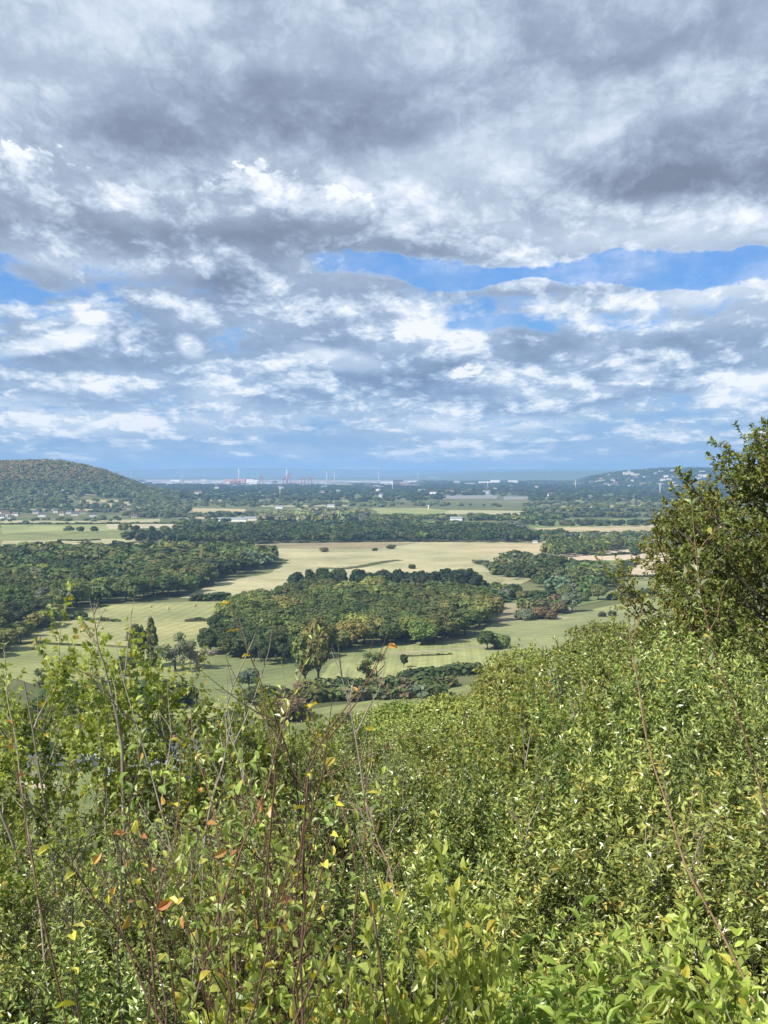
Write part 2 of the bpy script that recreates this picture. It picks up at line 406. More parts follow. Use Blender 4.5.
M = dict(
    ground=m_ground(), field=m_field(), crown=m_foliage('tree_foliage'), crownA=m_foliage('woodland_foliage', True),
    bark=m_plain('bark', (.10, .085, .065), .4, 6, .9, .1), barkpale=m_plain('pale_bark', (.26, .23, .185), .4, 9, .85, .15),
    redstem=m_plain('reddish_bark', (.13, .075, .05), .35, 12, .75, .25), cane=m_plain('cane_bark', (.24, .15, .09), .35, 12, .7, .3),
    darktwig=m_plain('dark_bark', (.055, .042, .034), .35, 12, .8, .2),
    white=m_plain('white_render', (.78, .77, .73), .06, .2, .7, .3), cream=m_plain('cream_render', (.62, .58, .48), .08, .2, .8, .2),
    stone=m_plain('grey_stone', (.36, .34, .30), .2, 1.5, .9, .2), brick=m_plain('red_brick', (.36, .17, .13), .15, 1, .9, .2),
    slate=m_plain('slate_roof', (.085, .09, .105), .25, 1.2, .55, .4), tile=m_plain('tiled_roof', (.15, .10, .08), .25, 1.2, .8, .2),
    sheet=m_plain('sheet_roof', (.24, .26, .28), .2, .6, .5, .4), pinkwall=m_plain('pink_cladding', (.50, .33, .32), .1, .05, .7, .2),
    redsteel=m_plain('red_steel', (.32, .15, .14), .1, .05, .6, .3), darkclad=m_plain('dark_cladding', (.13, .14, .16), .15, .05, .7, .3),
    steel=m_plain('pale_steel', (.50, .51, .52), .05, .3, .45, .4), concrete=m_plain('concrete', (.36, .34, .31), .15, .3, .9, .2),
    straw=m_plain('straw', (.40, .33, .19), .3, 3, .95, .05), wood=m_plain('creosoted_wood', (.12, .085, .06), .3, 4, .9, .1),
    track=m_plain('pale_track', (.42, .37, .28), .2, .2, .95, .1), glass=m_plain('window_glass', (.04, .05, .06), .1, 1, .15, .6),
    berry=m_plain('green_fruit', (.22, .30, .06), .2, 10, .4, .4),
)
def m_water():
    m, q, out = newmat('estuary_water')
    pos = q.new('ShaderNodeNewGeometry').outputs['Position']
    bp = q.new('ShaderNodeBump'); bp.inputs['Strength'].default_value = .3; q.L.new(q.noise(pos, .02, 4, .6), bp.inputs['Height'])
    q.L.new(bsdf(q, (.16, .15, .12), .25, .5, bp.outputs[0]), out.inputs[0]); return m
M['water'] = m_water()

# ------------------------------------------------------------ the terrain
def lerp_tab(v, xs, ys): return np.interp(v, xs, ys)
def smooth01(t): t = np.clip(t, 0, 1); return t * t * (3 - 2 * t)
def hgt(x, y):
    x = np.asarray(x, float); y = np.asarray(y, float)
    # the scarp the picture is taken from; it turns away to the right
    ye = y - 1.0 * np.clip(x, -60, 200) * smooth01(y / 40)
    z = lerp_tab(ye, [-200, -3, 0, 4, 10, 15, 25, 40, 60, 100, 140, 200, 280, 340], [93, 90.7, 90.4, 88.6, 86.6, 84.8, 82, 77.5, 72, 62, 50, 28, 5, 0])
    z = z + .35 * np.sin(x * .9 + 1) * np.sin(y * .7) * np.clip(z / 80, 0, 1)
    # wooded hill on the left of the plain
    a = x / np.maximum(y, 1)
    D = y
    prof = lerp_tab(a, [-.9, -.6, -.4, -.335, -.302, -.268, -.251, -.233, -.216, -.199, -.178, -.155], [60, 100, 114, 112, 114, 110, 100, 80, 58, 36, 17, 0])
    ridge = smooth01((D - 2950) / 800) * (1 - smooth01((D - 3900) / 900))
    ridge = np.where(D < 3750, smooth01((D - 2950) / 800) ** 1.0, ridge)
    bump = 5 * np.sin(a * 60 + D * .004) * np.sin(D * .011 + 2)
    z = z + np.where(y > 2000, np.clip(prof * ridge + bump * ridge * (prof > 20), 0, None), 0)
    # low wooded hill on the right
    prof2 = lerp_tab(a, [.155, .175, .20, .235, .27, .30, .36, .6], [0, 55, 96, 118, 120, 112, 105, 40])
    r2 = smooth01((D - 6200) / 1800) * (1 - smooth01((D - 8800) / 1500))
    z = z + np.where(y > 2000, prof2 * r2 * .86, 0)
    # far ridges
    def ridge_at(D0, w, tab_a, tab_h):
        return lerp_tab(a, tab_a, tab_h) * np.exp(-((D - D0) / w) ** 2)
    z = z + np.where(y > 9000, ridge_at(15500, 1500, [-.5, .0, .06, .12, .2, .3, .5], [0, 12, 60, 90, 98, 92, 60]), 0)
    z = z + np.where(y > 9000, ridge_at(24500, 1800, [-.5, -.24, -.19, -.15, -.10, -.05, .0, .05, .12, .2, .35, .5], [90, 88, 128, 155, 160, 128, 124, 116, 130, 122, 140, 100]), 0)
    return z

def build_ground():
    rr = [0.0] + list(np.geomspace(.8, 30000, 330)); na = 420
    th = np.concatenate([np.linspace(-.62, .62, 300, endpoint=False), np.linspace(.62, 2 * math.pi - .62, na - 300, endpoint=False)])
    V = [(0, 0, float(hgt(0, 0)))]
    R, T = np.meshgrid(rr[1:], th, indexing='ij')
    X = R * np.sin(T); Y = R * np.cos(T); Z = hgt(X, Y)
    V = np.concatenate([np.array(V), np.stack([X, Y, Z], -1).reshape(-1, 3)])
    n = len(th); nr = len(rr) - 1
    idx = 1 + np.arange(nr * n).reshape(nr, n)
    a = idx[:-1]; b = idx[1:]
    quads = np.stack([a, b, np.roll(b, -1, 1), np.roll(a, -1, 1)], -1).reshape(-1, 4)
    tris = np.stack([np.zeros(n, int), idx[0], np.roll(idx[0], -1)], -1)
    loops = np.concatenate([quads.ravel(), tris.ravel()]); sizes = [4] * len(quads) + [3] * len(tris)
    o = link('ground', mesh_np('ground', V, loops, sizes, M['ground'], smooth=True))
    tag(o, 'rough green ground of the scarp, plain and distant hills', kind='structure')
build_ground()

FZ = [0.05]
def field(pts, col, name='field', label=None, mat=None):
    "a field outlined by photograph pixels, laid on the plain"
    z = FZ[0]; FZ[0] += .006
    vs = [(*at(X, Y, 0), z) for X, Y in pts]
    dens = []
    for i in range(len(vs)):                      # slightly uneven edges
        p = np.array(vs[i]); r = np.array(vs[(i + 1) % len(vs)]); L = np.linalg.norm(r - p); k = 8
        for j in range(k):
            q_ = p + (r - p) * j / k
            if j: q_ = q_ + np.array([RND.uniform(-1, 1), RND.uniform(-1, 1), 0]) * min(L * .012, 4)
            dens.append(tuple(q_))
    area = sum(dens[i][0] * dens[(i + 1) % len(dens)][1] - dens[(i + 1) % len(dens)][0] * dens[i][1] for i in range(len(dens)))
    if area < 0: dens.reverse()
    o = link(name, mesh_np(name, dens, list(range(len(dens))), [len(dens)], mat or M['field']))
    o.color = (*col, 1); tag(o, label, kind='structure'); return o

field_extra = None
GR1 = (.20, .215, .085); GR2 = (.155, .19, .07); TAN = (.40, .34, .20); PALE = (.36, .335, .19); PINK = (.50, .40, .29); OLV = (.13, .14, .06); LG = (.26, .28, .115)
# far strips first, nearest last
field([(0, 506), (100, 508), (185, 510), (180, 512), (90, 511), (0, 509)], TAN)
field([(0, 520), (70, 521), (160, 519), (160, 523), (0, 524)], PALE)
field([(0, 524), (110, 524), (122, 531), (60, 532), (0, 534)], LG)
field([(105, 523.5), (230, 524.5), (228, 528.5), (150, 528), (108, 529)], (.42, .38, .25))
field([(0, 534), (60, 531), (170, 531), (160, 541), (0, 541)], GR1)
field([(0, 541), (190, 538), (175, 545), (100, 548), (0, 549)], PALE)
field([(170, 499), (260, 500), (262, 501.6), (172, 501)], PALE); field([(300, 501), (390, 500), (392, 501.6), (300, 502.8)], LG); field([(540, 500), (640, 499), (640, 501), (545, 501.8)], LG)
field([(180, 494.5), (300, 495), (300, 496), (182, 495.8)], LG); field([(560, 495.5), (690, 495), (690, 496.4), (562, 496.6)], (.2, .21, .10)); field([(262, 505.5), (352, 504.5), (352, 506.3), (262, 507)], PALE)
field([(540, 506), (668, 505), (668, 507.5), (545, 508)], PALE); field([(120, 513), (180, 512.5), (180, 514.2), (122, 515)], PALE); field([(262, 514), (300, 513.4), (300, 516), (264, 517)], PALE)
field([(185, 508), (245, 509), (245, 513), (188, 513)], TAN)
field([(186, 514), (212, 513), (212, 519), (186, 519)], PALE)
field([(228, 513), (262, 514), (262, 522), (236, 521)], LG)
field([(372, 508), (420, 508), (460, 511), (460, 515), (380, 514)], LG)
field([(450, 510), (540, 511), (545, 515), (440, 514)], PALE)
field([(405, 517), (440, 517), (440, 523), (412, 522)], GR2)
field([(520, 520), (660, 518), (665, 528), (532, 529)], GR2)
field([(534, 528), (660, 525), (660, 533), (545, 533)], TAN)
field([(565, 534), (665, 532), (668, 541), (570, 541)], (.44, .37, .235))
field([(0, 510), (-60, 506), (-60, 548), (0, 548)], GR1)
field([(180, 598), (222, 582), (268, 574), (290, 560), (225, 546), (240, 543), (470, 542), (640, 541), (560, 560), (500, 600), (380, 604), (270, 603)], PALE)
field([(200, 543), (420, 543), (380, 549), (300, 549), (232, 547)], (.25, .21, .125))
field([(430, 545), (560, 543), (540, 556), (480, 556)], TAN)
field([(420, 572), (505, 572), (502, 598), (430, 600)], (.30, .29, .15))
field([(555, 552), (668, 548), (668, 556), (640, 560), (560, 561)], PINK)
field([(560, 562), (625, 560), (612, 577), (556, 578)], GR2)
field([(612, 577), (632, 562), (675, 556), (680, 575), (640, 576)], (.52, .42, .30))
field([(575, 579), (760, 572), (760, 592), (600, 598), (585, 590)], (.225, .24, .11))
field([(430, 606), (560, 602), (575, 612), (520, 620), (490, 622)], (.27, .235, .14))
field([(495, 600), (600, 576), (610, 600), (560, 610)], GR2)
field([(470, 640), (495, 622), (560, 616), (640, 600), (760, 590), (780, 660), (520, 700), (470, 668)], (.235, .25, .115))
field([(60, 622), (112, 605), (190, 602), (262, 603), (262, 622), (225, 622), (180, 622)], (.265, .27, .12))
field([(2, 641), (42, 622), (225, 622), (262, 622), (240, 655), (150, 648), (100, 645)], (.285, .28, .125))
field([(-40, 668), (-40, 640), (0, 643), (100, 647), (215, 655), (240, 692), (60, 690)], (.245, .26, .105))
field([(280, 660), (345, 645), (480, 640), (500, 668), (460, 676), (350, 690), (290, 690)], (.26, .275, .115))
field([(200, 640), (290, 620), (345, 650), (300, 700), (190, 705)], (.17, .195, .08))
field([(60, 702), (120, 702), (230, 704), (300, 712), (300, 722), (230, 718), (90, 722)], (.27, .28, .11))
field([(285, 722), (300, 712), (470, 686), (600, 680), (600, 760), (330, 775)], (.19, .21, .085))
field([(-60, 735), (20, 738), (130, 728), (300, 730), (340, 760), (300, 800), (-60, 830)], (.185, .215, .085))
field([(-40, 784), (30, 779), (60, 783), (50, 789), (-40, 798)], (.4, .36, .29), 'track', mat=M['track'])
field([(385, 653), (440, 650), (505, 644), (505, 645.5), (440, 651.8), (392, 655)], (.31, .28, .18), 'track')
field([(497, 622.5), (560, 617), (575, 618), (566, 619.5), (520, 621.5), (497, 624)], (.34, .31, .2), 'track')
field([(100, 759), (210, 752), (220, 765), (205, 775), (110, 782)], (.36, .34, .31), 'yard', mat=M['concrete'])
# pale apron of the docks, and the estuary beyond it
def sheet(name, pts, z, mat, label):
    o = link(name, mesh_np(name, [(*at(X, Y), z) for X, Y in pts], list(range(len(pts))), [len(pts)], mat)); tag(o, label, kind='structure')
sheet('dockland', [(140, 486), (420, 487), (520, 484), (500, 481), (140, 479.5)], .3, m_plain('pale_yard', (.33, .31, .31), .35, .004, .9, .2), 'pale built-up ground of the far docks')
sheet('estuary', [(-200, 478.4), (470, 478.4), (430, 475.6), (-200, 475.6)], .5, M['water'], 'grey strip of estuary water beyond the docks')
# ------------------------------------------------------------ tree prototypes
def icos(sub=1):
    import bmesh
    bm = bmesh.new(); bmesh.ops.create_icosphere(bm, subdivisions=sub, radius=1)
    v = np.array([x.co[:] for x in bm.verts]); f = np.array([[q.index for q in p.verts] for p in bm.faces]); bm.free(); return v, f
ICO1 = icos(1); ICO2 = icos(2)

def crown_data(lobes, n, size, seed, core=.80, flat=1.0, up=.25):
    "leaf clumps scattered over the skin of several lobes, round a rough inner mass; lobes = (centre, radii)"
    r = np.random.default_rng(seed)
    C = np.array([l[0] for l in lobes], float); R = np.array([l[1] for l in lobes], float)
    w = (R[:, 0] * R[:, 2]); w /= w.sum()
    k = r.choice(len(lobes), n * 2, p=w)
    d = r.normal(size=(n * 2, 3)); d[:, 2] += up; d /= np.linalg.norm(d, axis=1)[:, None]
    lump = 1 + .10 * np.sin(d[:, 0] * 7 + k * 2.1) * np.sin(d[:, 1] * 6 + k) + .08 * np.sin(d[:, 2] * 9 + k * 1.3)
    p = C[k] + d * R[k] * (lump * r.uniform(.80, 1.10, n * 2))[:, None]
    inside = np.zeros(n * 2, bool)
    for j in range(len(lobes)):
        q = (p - C[j]) / R[j]; inside |= (np.einsum('ij,ij->i', q, q) < .60) & (k != j)
    p = p[~inside][:n]; d = d[~inside][:n]; k = k[~inside][:n]; m = len(p)
    nn = d * flat + np.array([0, 0, .25]) + r.normal(size=(m, 3)) * .30; nn /= np.linalg.norm(nn, axis=1)[:, None]
    t = np.cross(nn, r.normal(size=(m, 3))); t /= np.linalg.norm(t, axis=1)[:, None]; b = np.cross(nn, t)
    s = size * r.uniform(.6, 1.35, m)
    ang = np.linspace(0, 2 * np.pi, 5, endpoint=False)
    V = np.stack([p + (t * (np.cos(a) * s * r.uniform(.55, 1.1, m))[:, None] + b * (np.sin(a) * s * r.uniform(.55, 1.1, m))[:, None])
                  + nn * (s * r.uniform(-.2, .2, m))[:, None] for a in ang], 1).reshape(-1, 3)
    loops = np.arange(m * 5); sizes = [5] * m
    lobt = r.uniform(.70, 1.30, len(lobes))
    tint = lobt[k] * r.uniform(.80, 1.22, m)
    if core:
        iv, if_ = ICO2 if n > 300 else ICO1
        for j in range(len(lobes)):
            dv = 1 + .14 * np.sin(iv[:, 0] * 8 + j) * np.sin(iv[:, 1] * 7) + .1 * np.sin(iv[:, 2] * 9)
            b0 = len(V); V = np.concatenate([V, C[j] + iv * R[j] * core * dv[:, None]])
            loops = np.concatenate([loops, (if_ + b0).ravel()]); sizes += [3] * len(if_)
            tint = np.concatenate([tint, np.full(len(if_), .85) * r.uniform(.85, 1.1, len(if_))])
    return V, loops, np.array(sizes), tint

def lobes_round(r, H=1.0, W=.55, n=9, base=.22):
    "lobes of a broad crown on a tree of height H (unit) and half width W"
    L = [((0, 0, H * .60), (W * .62, W * .62, H * .30))]
    for i in range(n):
        a = 2 * math.pi * i / n + r.uniform(-.5, .5); e = r.uniform(-.35, .95)
        rad = W * r.uniform(.42, .84) * math.cos(e * .9)
        zz = H * (.56 + .30 * math.sin(e)); s = r.uniform(.20, .42) * W * 1.15
        L.append(((rad * math.cos(a), rad * math.sin(a), max(zz, base + s * .6)), (s, s, s * r.uniform(.75, 1.0))))
    return L
def lobes_column(r, H=1.0, W=.12):
    return [((r.uniform(-.02, .02), r.uniform(-.02, .02), z * H), (W * w, W * w, H * .13)) for z, w in ((.2, .75), (.33, .95), (.47, 1), (.6, .95), (.74, .8), (.87, .5))]
def lobes_bush(r, W=.75, n=7):
    L = [((0, 0, .45), (W * .7, W * .7, .45))]
    for i in range(n):
        a = 2 * math.pi * i / n + r.uniform(-.4, .4); s = r.uniform(.26, .4)
        L.append((((W - s * .8) * math.cos(a), (W - s * .8) * math.sin(a), r.uniform(.28, .62)), (s, s, s * .9)))
    return L
def lobes_open(r, H=1.0, W=.5, n=14):
    L = []
    for i in range(n):
        a = r.uniform(0, 6.28); z = r.uniform(.22, .95); rad = W * math.sin(math.pi * min(1, (1.08 - z) * 1.05)) * r.uniform(.3, .9); s = r.uniform(.07, .13)
        L.append(((rad * math.cos(a), rad * math.sin(a), z * H), (s * 1.2, s * 1.2, s)))
    return L

def trunk_mesh(name, r, h=.62, rad=.028, mat='bark', lean=.03, limbs=6):
    b = MB(); p = [(0, 0, -.03)]
    x = y = 0
    for i in range(1, 6):
        x += r.uniform(-lean, lean); y += r.uniform(-lean, lean); p.append((x, y, h * i / 5))
    b.tube(p, [rad * (1.25 - .9 * i / 5) for i in range(6)], 7)
    for i in range(limbs):
        k = r.randint(2, 4); a = r.uniform(0, 6.28); L = r.uniform(.16, .3)
        q = p[k]; b.tube([q, (q[0] + L * .5 * math.cos(a), q[1] + L * .5 * math.sin(a), q[2] + L * .5), (q[0] + L * .85 * math.cos(a), q[1] + L * .85 * math.sin(a), q[2] + L)],
                         [rad * .5, rad * .33, rad * .12], 5)
    return b.mesh(name, M[mat], True)

PROTO = {}
def make_proto(kind, i, lobes, n, size, nlod, slod, **kw):
    V, l, s, t = crown_data(lobes, n, size, 100 + i * 7 + len(kind), **kw)
    me = mesh_np('crown', V, l, s, M['crown'], {'tint': t})
    lod = crown_data(lobes, nlod, slod, 300 + i, **kw)
    r = random.Random(i * 13 + 5)
    tr = trunk_mesh('trunk', r, *( (.8, .02) if kind in ('poplar',) else (.6, .026) ))
    PROTO.setdefault(kind, []).append((me, tr, lod))
for i in range(5):
    r = random.Random(i + 40)
    make_proto('round', i, lobes_round(r, 1, r.uniform(.42, .56), 10), 2100, .036, 150, .13)
for i in range(2):
    r = random.Random(i + 60)
    make_proto('tall', i, lobes_round(r, 1, .32, 9, .12), 1700, .032, 130, .11)
    make_proto('poplar', i, lobes_column(r, 1, .115), 1500, .026, 100, .07)
    make_proto('open', i, lobes_open(r), 1500, .022, 120, .06, core=.55)
for i in range(3):
    r = random.Random(i + 80)
    make_proto('bush', i, lobes_bush(r, r.uniform(.6, .85)), 1300, .05, 110, .16)

DK = (.064, .090, .028); MD = (.112, .140, .040); LT = (.175, .20, .055); YG = (.22, .24, .065); SAGE = (.15, .175, .10); BR = (.15, .135, .062); BLK = (.040, .060, .026); WIL = (.24, .26, .14)
NT = [0]
def tree(x, y, h, kind, col, label, group=None, cat='tree', name='broadleaf_tree', wide=1.0, z=None, parts=None, ncol=.12):
    "a tree as a thing of its own: trunk and crown"
    me, tr, _ = RND.choice(PROTO[kind]); NT[0] += 1
    D = math.hypot(x, y); z = float(hgt(x, y)) if z is None else z
    c = tuple(v * RND.uniform(1 - ncol, 1 + ncol) for v in col); rz = RND.uniform(0, 6.28)
    sc = (h * wide, h * wide, h)
    if kind == 'bush' or D > 1500:
        o = link(name, me, None, (x, y, z - .05 * h), rz, sc); o.color = (*c, 1)
    else:
        o = empty(name, (x, y, z - .02 * h), rz, sc)
        cr = link('crown', me, o); cr.color = (*c, 1)
        link('trunk', tr, o)
    tag(o, label, cat, group); return o

class Stuff:
    "merges plain versions of far trees into one mesh"
    def __init__(s): s.V = []; s.L = []; s.S = []; s.T = []; s.K = []; s.n = 0
    def add(s, x, y, z, h, kind, col, wide=1.0, i=None):
        V, l, sz, t = RND.choice(PROTO[kind])[2]
        a = RND.uniform(0, 6.28); c, sn = math.cos(a), math.sin(a)
        P = np.empty_like(V); P[:, 0] = x + (V[:, 0] * c - V[:, 1] * sn) * h * wide; P[:, 1] = y + (V[:, 0] * sn + V[:, 1] * c) * h * wide; P[:, 2] = z + V[:, 2] * h
        s.V.append(P); s.L.append(l + s.n); s.S.append(sz); s.T.append(t); s.n += len(V)
        s.K.append(np.tile(np.array([v * RND.uniform(.85, 1.15) for v in col]), (len(sz), 1)))
    def build(s, name, label, cat):
        me = mesh_np(name, np.concatenate(s.V), np.concatenate(s.L), np.concatenate(s.S), M['crownA'], {'tint': np.concatenate(s.T), 'kindcol': np.concatenate(s.K)})
        return tag(link(name, me), label, cat, kind='stuff')

# ------------------------------------------------------------ the woods of the plain
def inpoly(p, P):
    x, y = p; c = False; j = len(P) - 1
    for i in range(len(P)):
        if (P[i][1] > y) != (P[j][1] > y) and x < (P[j][0] - P[i][0]) * (y - P[i][1]) / (P[j][1] - P[i][1]) + P[i][0]: c = not c
        j = i
    return c
WOODS = []      # x, y, height, kind, colour, wide, wood key
def wood(key, pts, sp, hr, pal, kinds=('round',), wide=1.0, cl=None, seed=0):
    P = [at(X, Y) for X, Y in pts]
    r = random.Random(seed + 1)
    x0, x1 = min(p[0] for p in P), max(p[0] for p in P); y0, y1 = min(p[1] for p in P), max(p[1] for p in P)
    j = 0; y = y0
    while y < y1:
        x = x0 + (sp / 2 if j % 2 else 0)
        while x < x1:
            q = (x + r.uniform(-.4, .4) * sp, y + r.uniform(-.4, .4) * sp)
            if inpoly(q, P):
                n = .5 + .5 * math.sin(q[0] * .043 + seed) * math.sin(q[1] * .027 + seed * 2)
                k = min(len(pal) - 1, max(0, int((n * .6 + r.random() * .4) * len(pal))))
                WOODS.append((q[0], q[1], r.uniform(*hr), r.choice(kinds), pal[k], wide * r.uniform(.85, 1.2), key))
            x += sp
        y += sp * .87; j += 1

wood('left', [(-60, 668), (-20, 655), (0, 646), (30, 630), (58, 618), (60, 611), (112, 603), (188, 596), (225, 580), (268, 568), (284, 561), (240, 556), (180, 556), (120, 557), (60, 558), (-60, 560)], 15.5, (13, 20), [BLK, DK, MD, MD, LT, SAGE], ('round',), 1.1, seed=1)
wood('left', [(-80, 690), (-20, 668), (40, 632), (62, 622), (40, 618), (-60, 640)], 11, (8, 13), [MD, LT, YG, SAGE], ('round',), 1.1, seed=9)
wood('middle', [(222, 636), (300, 664), (340, 652), (395, 650), (455, 643), (492, 626), (498, 608), (470, 600), (400, 598), (310, 600), (240, 612)], 13.5, (12, 18), [DK, MD, MD, LT, YG], ('round',), 1.1, seed=2)
wood('middle', [(205, 655), (262, 668), (300, 664), (290, 650), (222, 630), (208, 640)], 10.5, (10, 15), [BLK, DK, DK], ('round', 'tall'), 1.0, seed=3)
wood('middle', [(296, 598), (330, 597), (420, 596), (480, 596), (480, 592), (400, 590), (300, 591)], 12.0, (15, 20), [BLK, BLK, DK], ('round', 'tall'), .85, seed=4)
wood('belt', [(120, 543), (228, 545), (300, 543), (420, 542), (536, 543), (530, 537), (505, 531), (440, 532), (400, 528), (250, 532), (225, 537), (135, 539)], 15, (11, 15), [BLK, DK, DK, MD], ('round',), 1.05, seed=5)
wood('right', [(490, 572), (505, 580), (530, 584), (545, 592), (590, 598), (620, 585), (600, 570), (560, 566), (520, 560), (500, 563)], 12, (8, 13), [DK, DK, MD, SAGE, LT], ('round', 'tall', 'bush'), 1.0, seed=6)
wood('right', [(476, 604), (520, 602), (522, 596), (500, 592), (478, 596)], 10, (7, 11), [DK, MD, SAGE], ('round',), 1.0, seed=7)
wood('right', [(515, 616), (555, 612), (562, 604), (530, 604)], 9, (6, 9), [DK, MD, BR], ('round', 'bush'), 1.1, seed=8)
wood('grove', [(542, 557), (565, 558), (615, 552), (600, 546), (548, 548)], 10, (9, 13), [LT, MD, YG], ('round', 'tall'), .9, seed=10)
wood('grove', [(575, 552), (640, 550), (640, 545), (580, 546)], 10, (9, 13), [DK, MD, SAGE], ('round', 'tall'), .9, seed=11)

# trees standing apart, in hedges and small clumps (pixel of the foot, height in metres)
def tp(X, Y, h, kind, col, label, group=None, **kw):
    x, y = at(X, Y); return tree(x, y, h, kind, col, label, group, **kw)
tp(152, 668, 24, 'poplar', MD, 'tall dark columnar poplar in front of the bale meadow', cat='poplar', name='poplar_tree', wide=1.0)
tp(141, 667, 20, 'poplar', MD, 'shorter columnar poplar close to the left of the tall one', cat='poplar', name='poplar_tree', wide=.8)
tp(136, 668, 22, 'tall', MD, 'narrow bushy tree left of the two poplars', wide=.7)
tp(176, 672, 20, 'open', SAGE, 'pale thin-leaved tree right of the tall poplar', wide=.95)
tp(196, 668, 14, 'open', WIL, 'small pale feathery tree at the edge of the grass gap', wide=1.3)
tp(126, 676, 10, 'round', DK, 'dark low tree at the foot of the poplars', wide=1.2)
tp(318, 690, 33, 'tall', LT, 'tall light green tree in front of the middle wood', wide=.62)
tp(306, 690, 26, 'tall', LT, 'light green narrow tree left of the middle poplar', wide=.8)
tp(374, 684, 14, 'open', MD, 'thin grey green tree on the pale meadow below the middle wood', wide=1.3)
tp(405, 685, 7, 'bush', DK, 'dark bush right of the thin meadow tree', cat='bush', name='bush')
tp(404, 668, 7, 'tall', DK, 'small dark upright tree on the meadow hedge', wide=1)
tp(487, 650, 11, 'round', DK, 'dark rounded tree at the right end of the meadow path')
tp(500, 648, 8, 'bush', LT, 'light green bush beside the dark rounded tree', cat='bush', name='bush')
tp(598, 600, 12, 'round', LT, 'round bright green tree alone on the right hand meadow', wide=1.15)
tp(583, 601, 7, 'bush', MD, 'small bush left of the round meadow tree', cat='bush', name='bush')
tp(525, 620, 8, 'bush', SAGE, 'grey green thorn bush at the left of the meadow pair', cat='bush', name='bush', wide=1.3)
tp(543, 619, 9, 'bush', BR, 'broad brownish bush in front of the meadow hedge', cat='bush', name='bush', wide=1.3)
tp(557, 613, 8, 'bush', BR, 'brownish bush leaning against the tall hedge end', cat='bush', name='bush', wide=1.3)
tp(572, 612, 14, 'round', SAGE, 'tall sage green tree where the meadow hedge ends', wide=1.1)
tp(565, 600, 12, 'round', LT, 'pale green tree behind the sage green one')
tp(602, 617, 4, 'bush', DK, 'small dark bush alone in the right hand meadow, left of two', cat='bush', name='bush')
tp(612, 616, 4, 'bush', DK, 'small dark bush alone in the right hand meadow, right of two', cat='bush', name='bush')
tp(599, 576, 11, 'round', SAGE, 'pale round tree left of the pink stubble field')
tp(636, 559, 14, 'round', DK, 'dark round tree between the pink stubble fields', wide=1.2)
tp(633, 546, 13, 'round', MD, 'mid green round tree behind the pink stubble fields', wide=1.1)
tp(620, 579, 8, 'round', MD, 'small tree at the corner of the pink stubble field')
tp(558, 575, 18, 'tall', DK, 'tall dark tree rising from the right hand thicket', wide=1.1)
tp(551, 570, 15, 'tall', MD, 'tall mid green tree left of the dark one in the thicket', wide=1.1)
tp(512, 600, 10, 'round', MD, 'round green tree in the hedge below the stubble', wide=1.1)
tp(520, 603, 9, 'round', LT, 'lighter round tree touching the hedge tree')
tp(488, 598, 9, 'round', DK, 'dark round tree in the short hedge right of the middle wood')
tp(324, 552, 6, 'bush', BR, 'brown bush alone in the long pale field, leftmost of three', cat='bush', name='bush', wide=1.2)
tp(375, 551, 4, 'bush', DK, 'small dark bush alone in the long pale field, middle of three', cat='bush', name='bush', wide=1.2)
tp(391, 549, 6, 'bush', MD, 'green bush alone in the long pale field, rightmost of three', cat='bush', name='bush', wide=1.3)
tp(412, 569, 5, 'bush', DK, 'tiny dark bush in the pale field just above the middle wood', cat='bush', name='bush')
tp(266, 602, 9, 'round', DK, 'dark tree in the gap between the two big woods, taller of two', wide=1.1)
tp(258, 602, 6, 'bush', DK, 'dark low tree beside the taller one between the woods', wide=1.2)
tp(141, 553, 9, 'round', DK, 'dark tree standing out above the left wood')
tp(170, 552, 8, 'round', MD, 'green tree on the back edge of the left wood')
tp(81, 619, 6, 'bush', DK, 'small dark bush where the bale meadow hedge begins', cat='bush', name='bush')
# three plus four round trees in the pale strip at the left, and the trees by the cream strip
for k, (X, Y, h, c, w_) in enumerate([(69, 533, 13, SAGE, 'leftmost'), (81, 533, 11, MD, 'middle'), (94, 533, 11, DK, 'rightmost')]):
    tp(X, Y, h, 'round', c, w_ + ' of three round trees on the light green strip', 'round trees on the strip', wide=1.2)
for k, (X, Y, h, c, w_) in enumerate([(124, 533, 18, LT, 'pale tall tree'), (136, 533, 13, DK, 'dark round tree'), (152, 533, 12, DK, 'wide dark tree'), (165, 534, 14, MD, 'last dark tree')]):
    tp(X, Y, h, 'round', c, w_ + ' left of the cream coloured strip', 'trees by the cream strip', wide=1.15)
for X, Y, h, c, t in [(102, 522, 14, SAGE, 'pale broad tree in front of the village'), (26, 526, 11, SAGE, 'pale tree at the left end of the village'), (116, 520, 9, DK, 'dark tree behind the pale village tree'), (19, 511, 11, BLK, 'black conifer-dark tree behind the white houses'), (107, 500, 9, DK, 'dark tree on the hillside clearing'), (124, 502, 10, DK, 'dark tree at the right of the hillside clearing')]:
    tp(X, Y, h, 'round', c, t, wide=1.25)
for k, X in enumerate([532, 550, 572, 580, 590, 606, 620, 633, 646]):
    tp(X, 526 + (k % 3) * .7, [9, 6, 10, 9, 11, 9, 12, 14, 10][k], 'round', [DK, DK, MD][k % 3], ['small dark tree at the left end of the far tan strip', 'tiny dark bush next along the far tan strip', 'wide dark tree behind the far tan strip', 'dark tree touching the wide one on the tan strip', 'round tree near the middle of the tan strip row', 'mid green tree in the tan strip row', 'tall dark tree right of centre in the tan strip row', 'tallest tree of the tan strip row', 'last tree of the tan strip row, by the oak'][k], 'row of trees behind the far tan strip', wide=1.3)

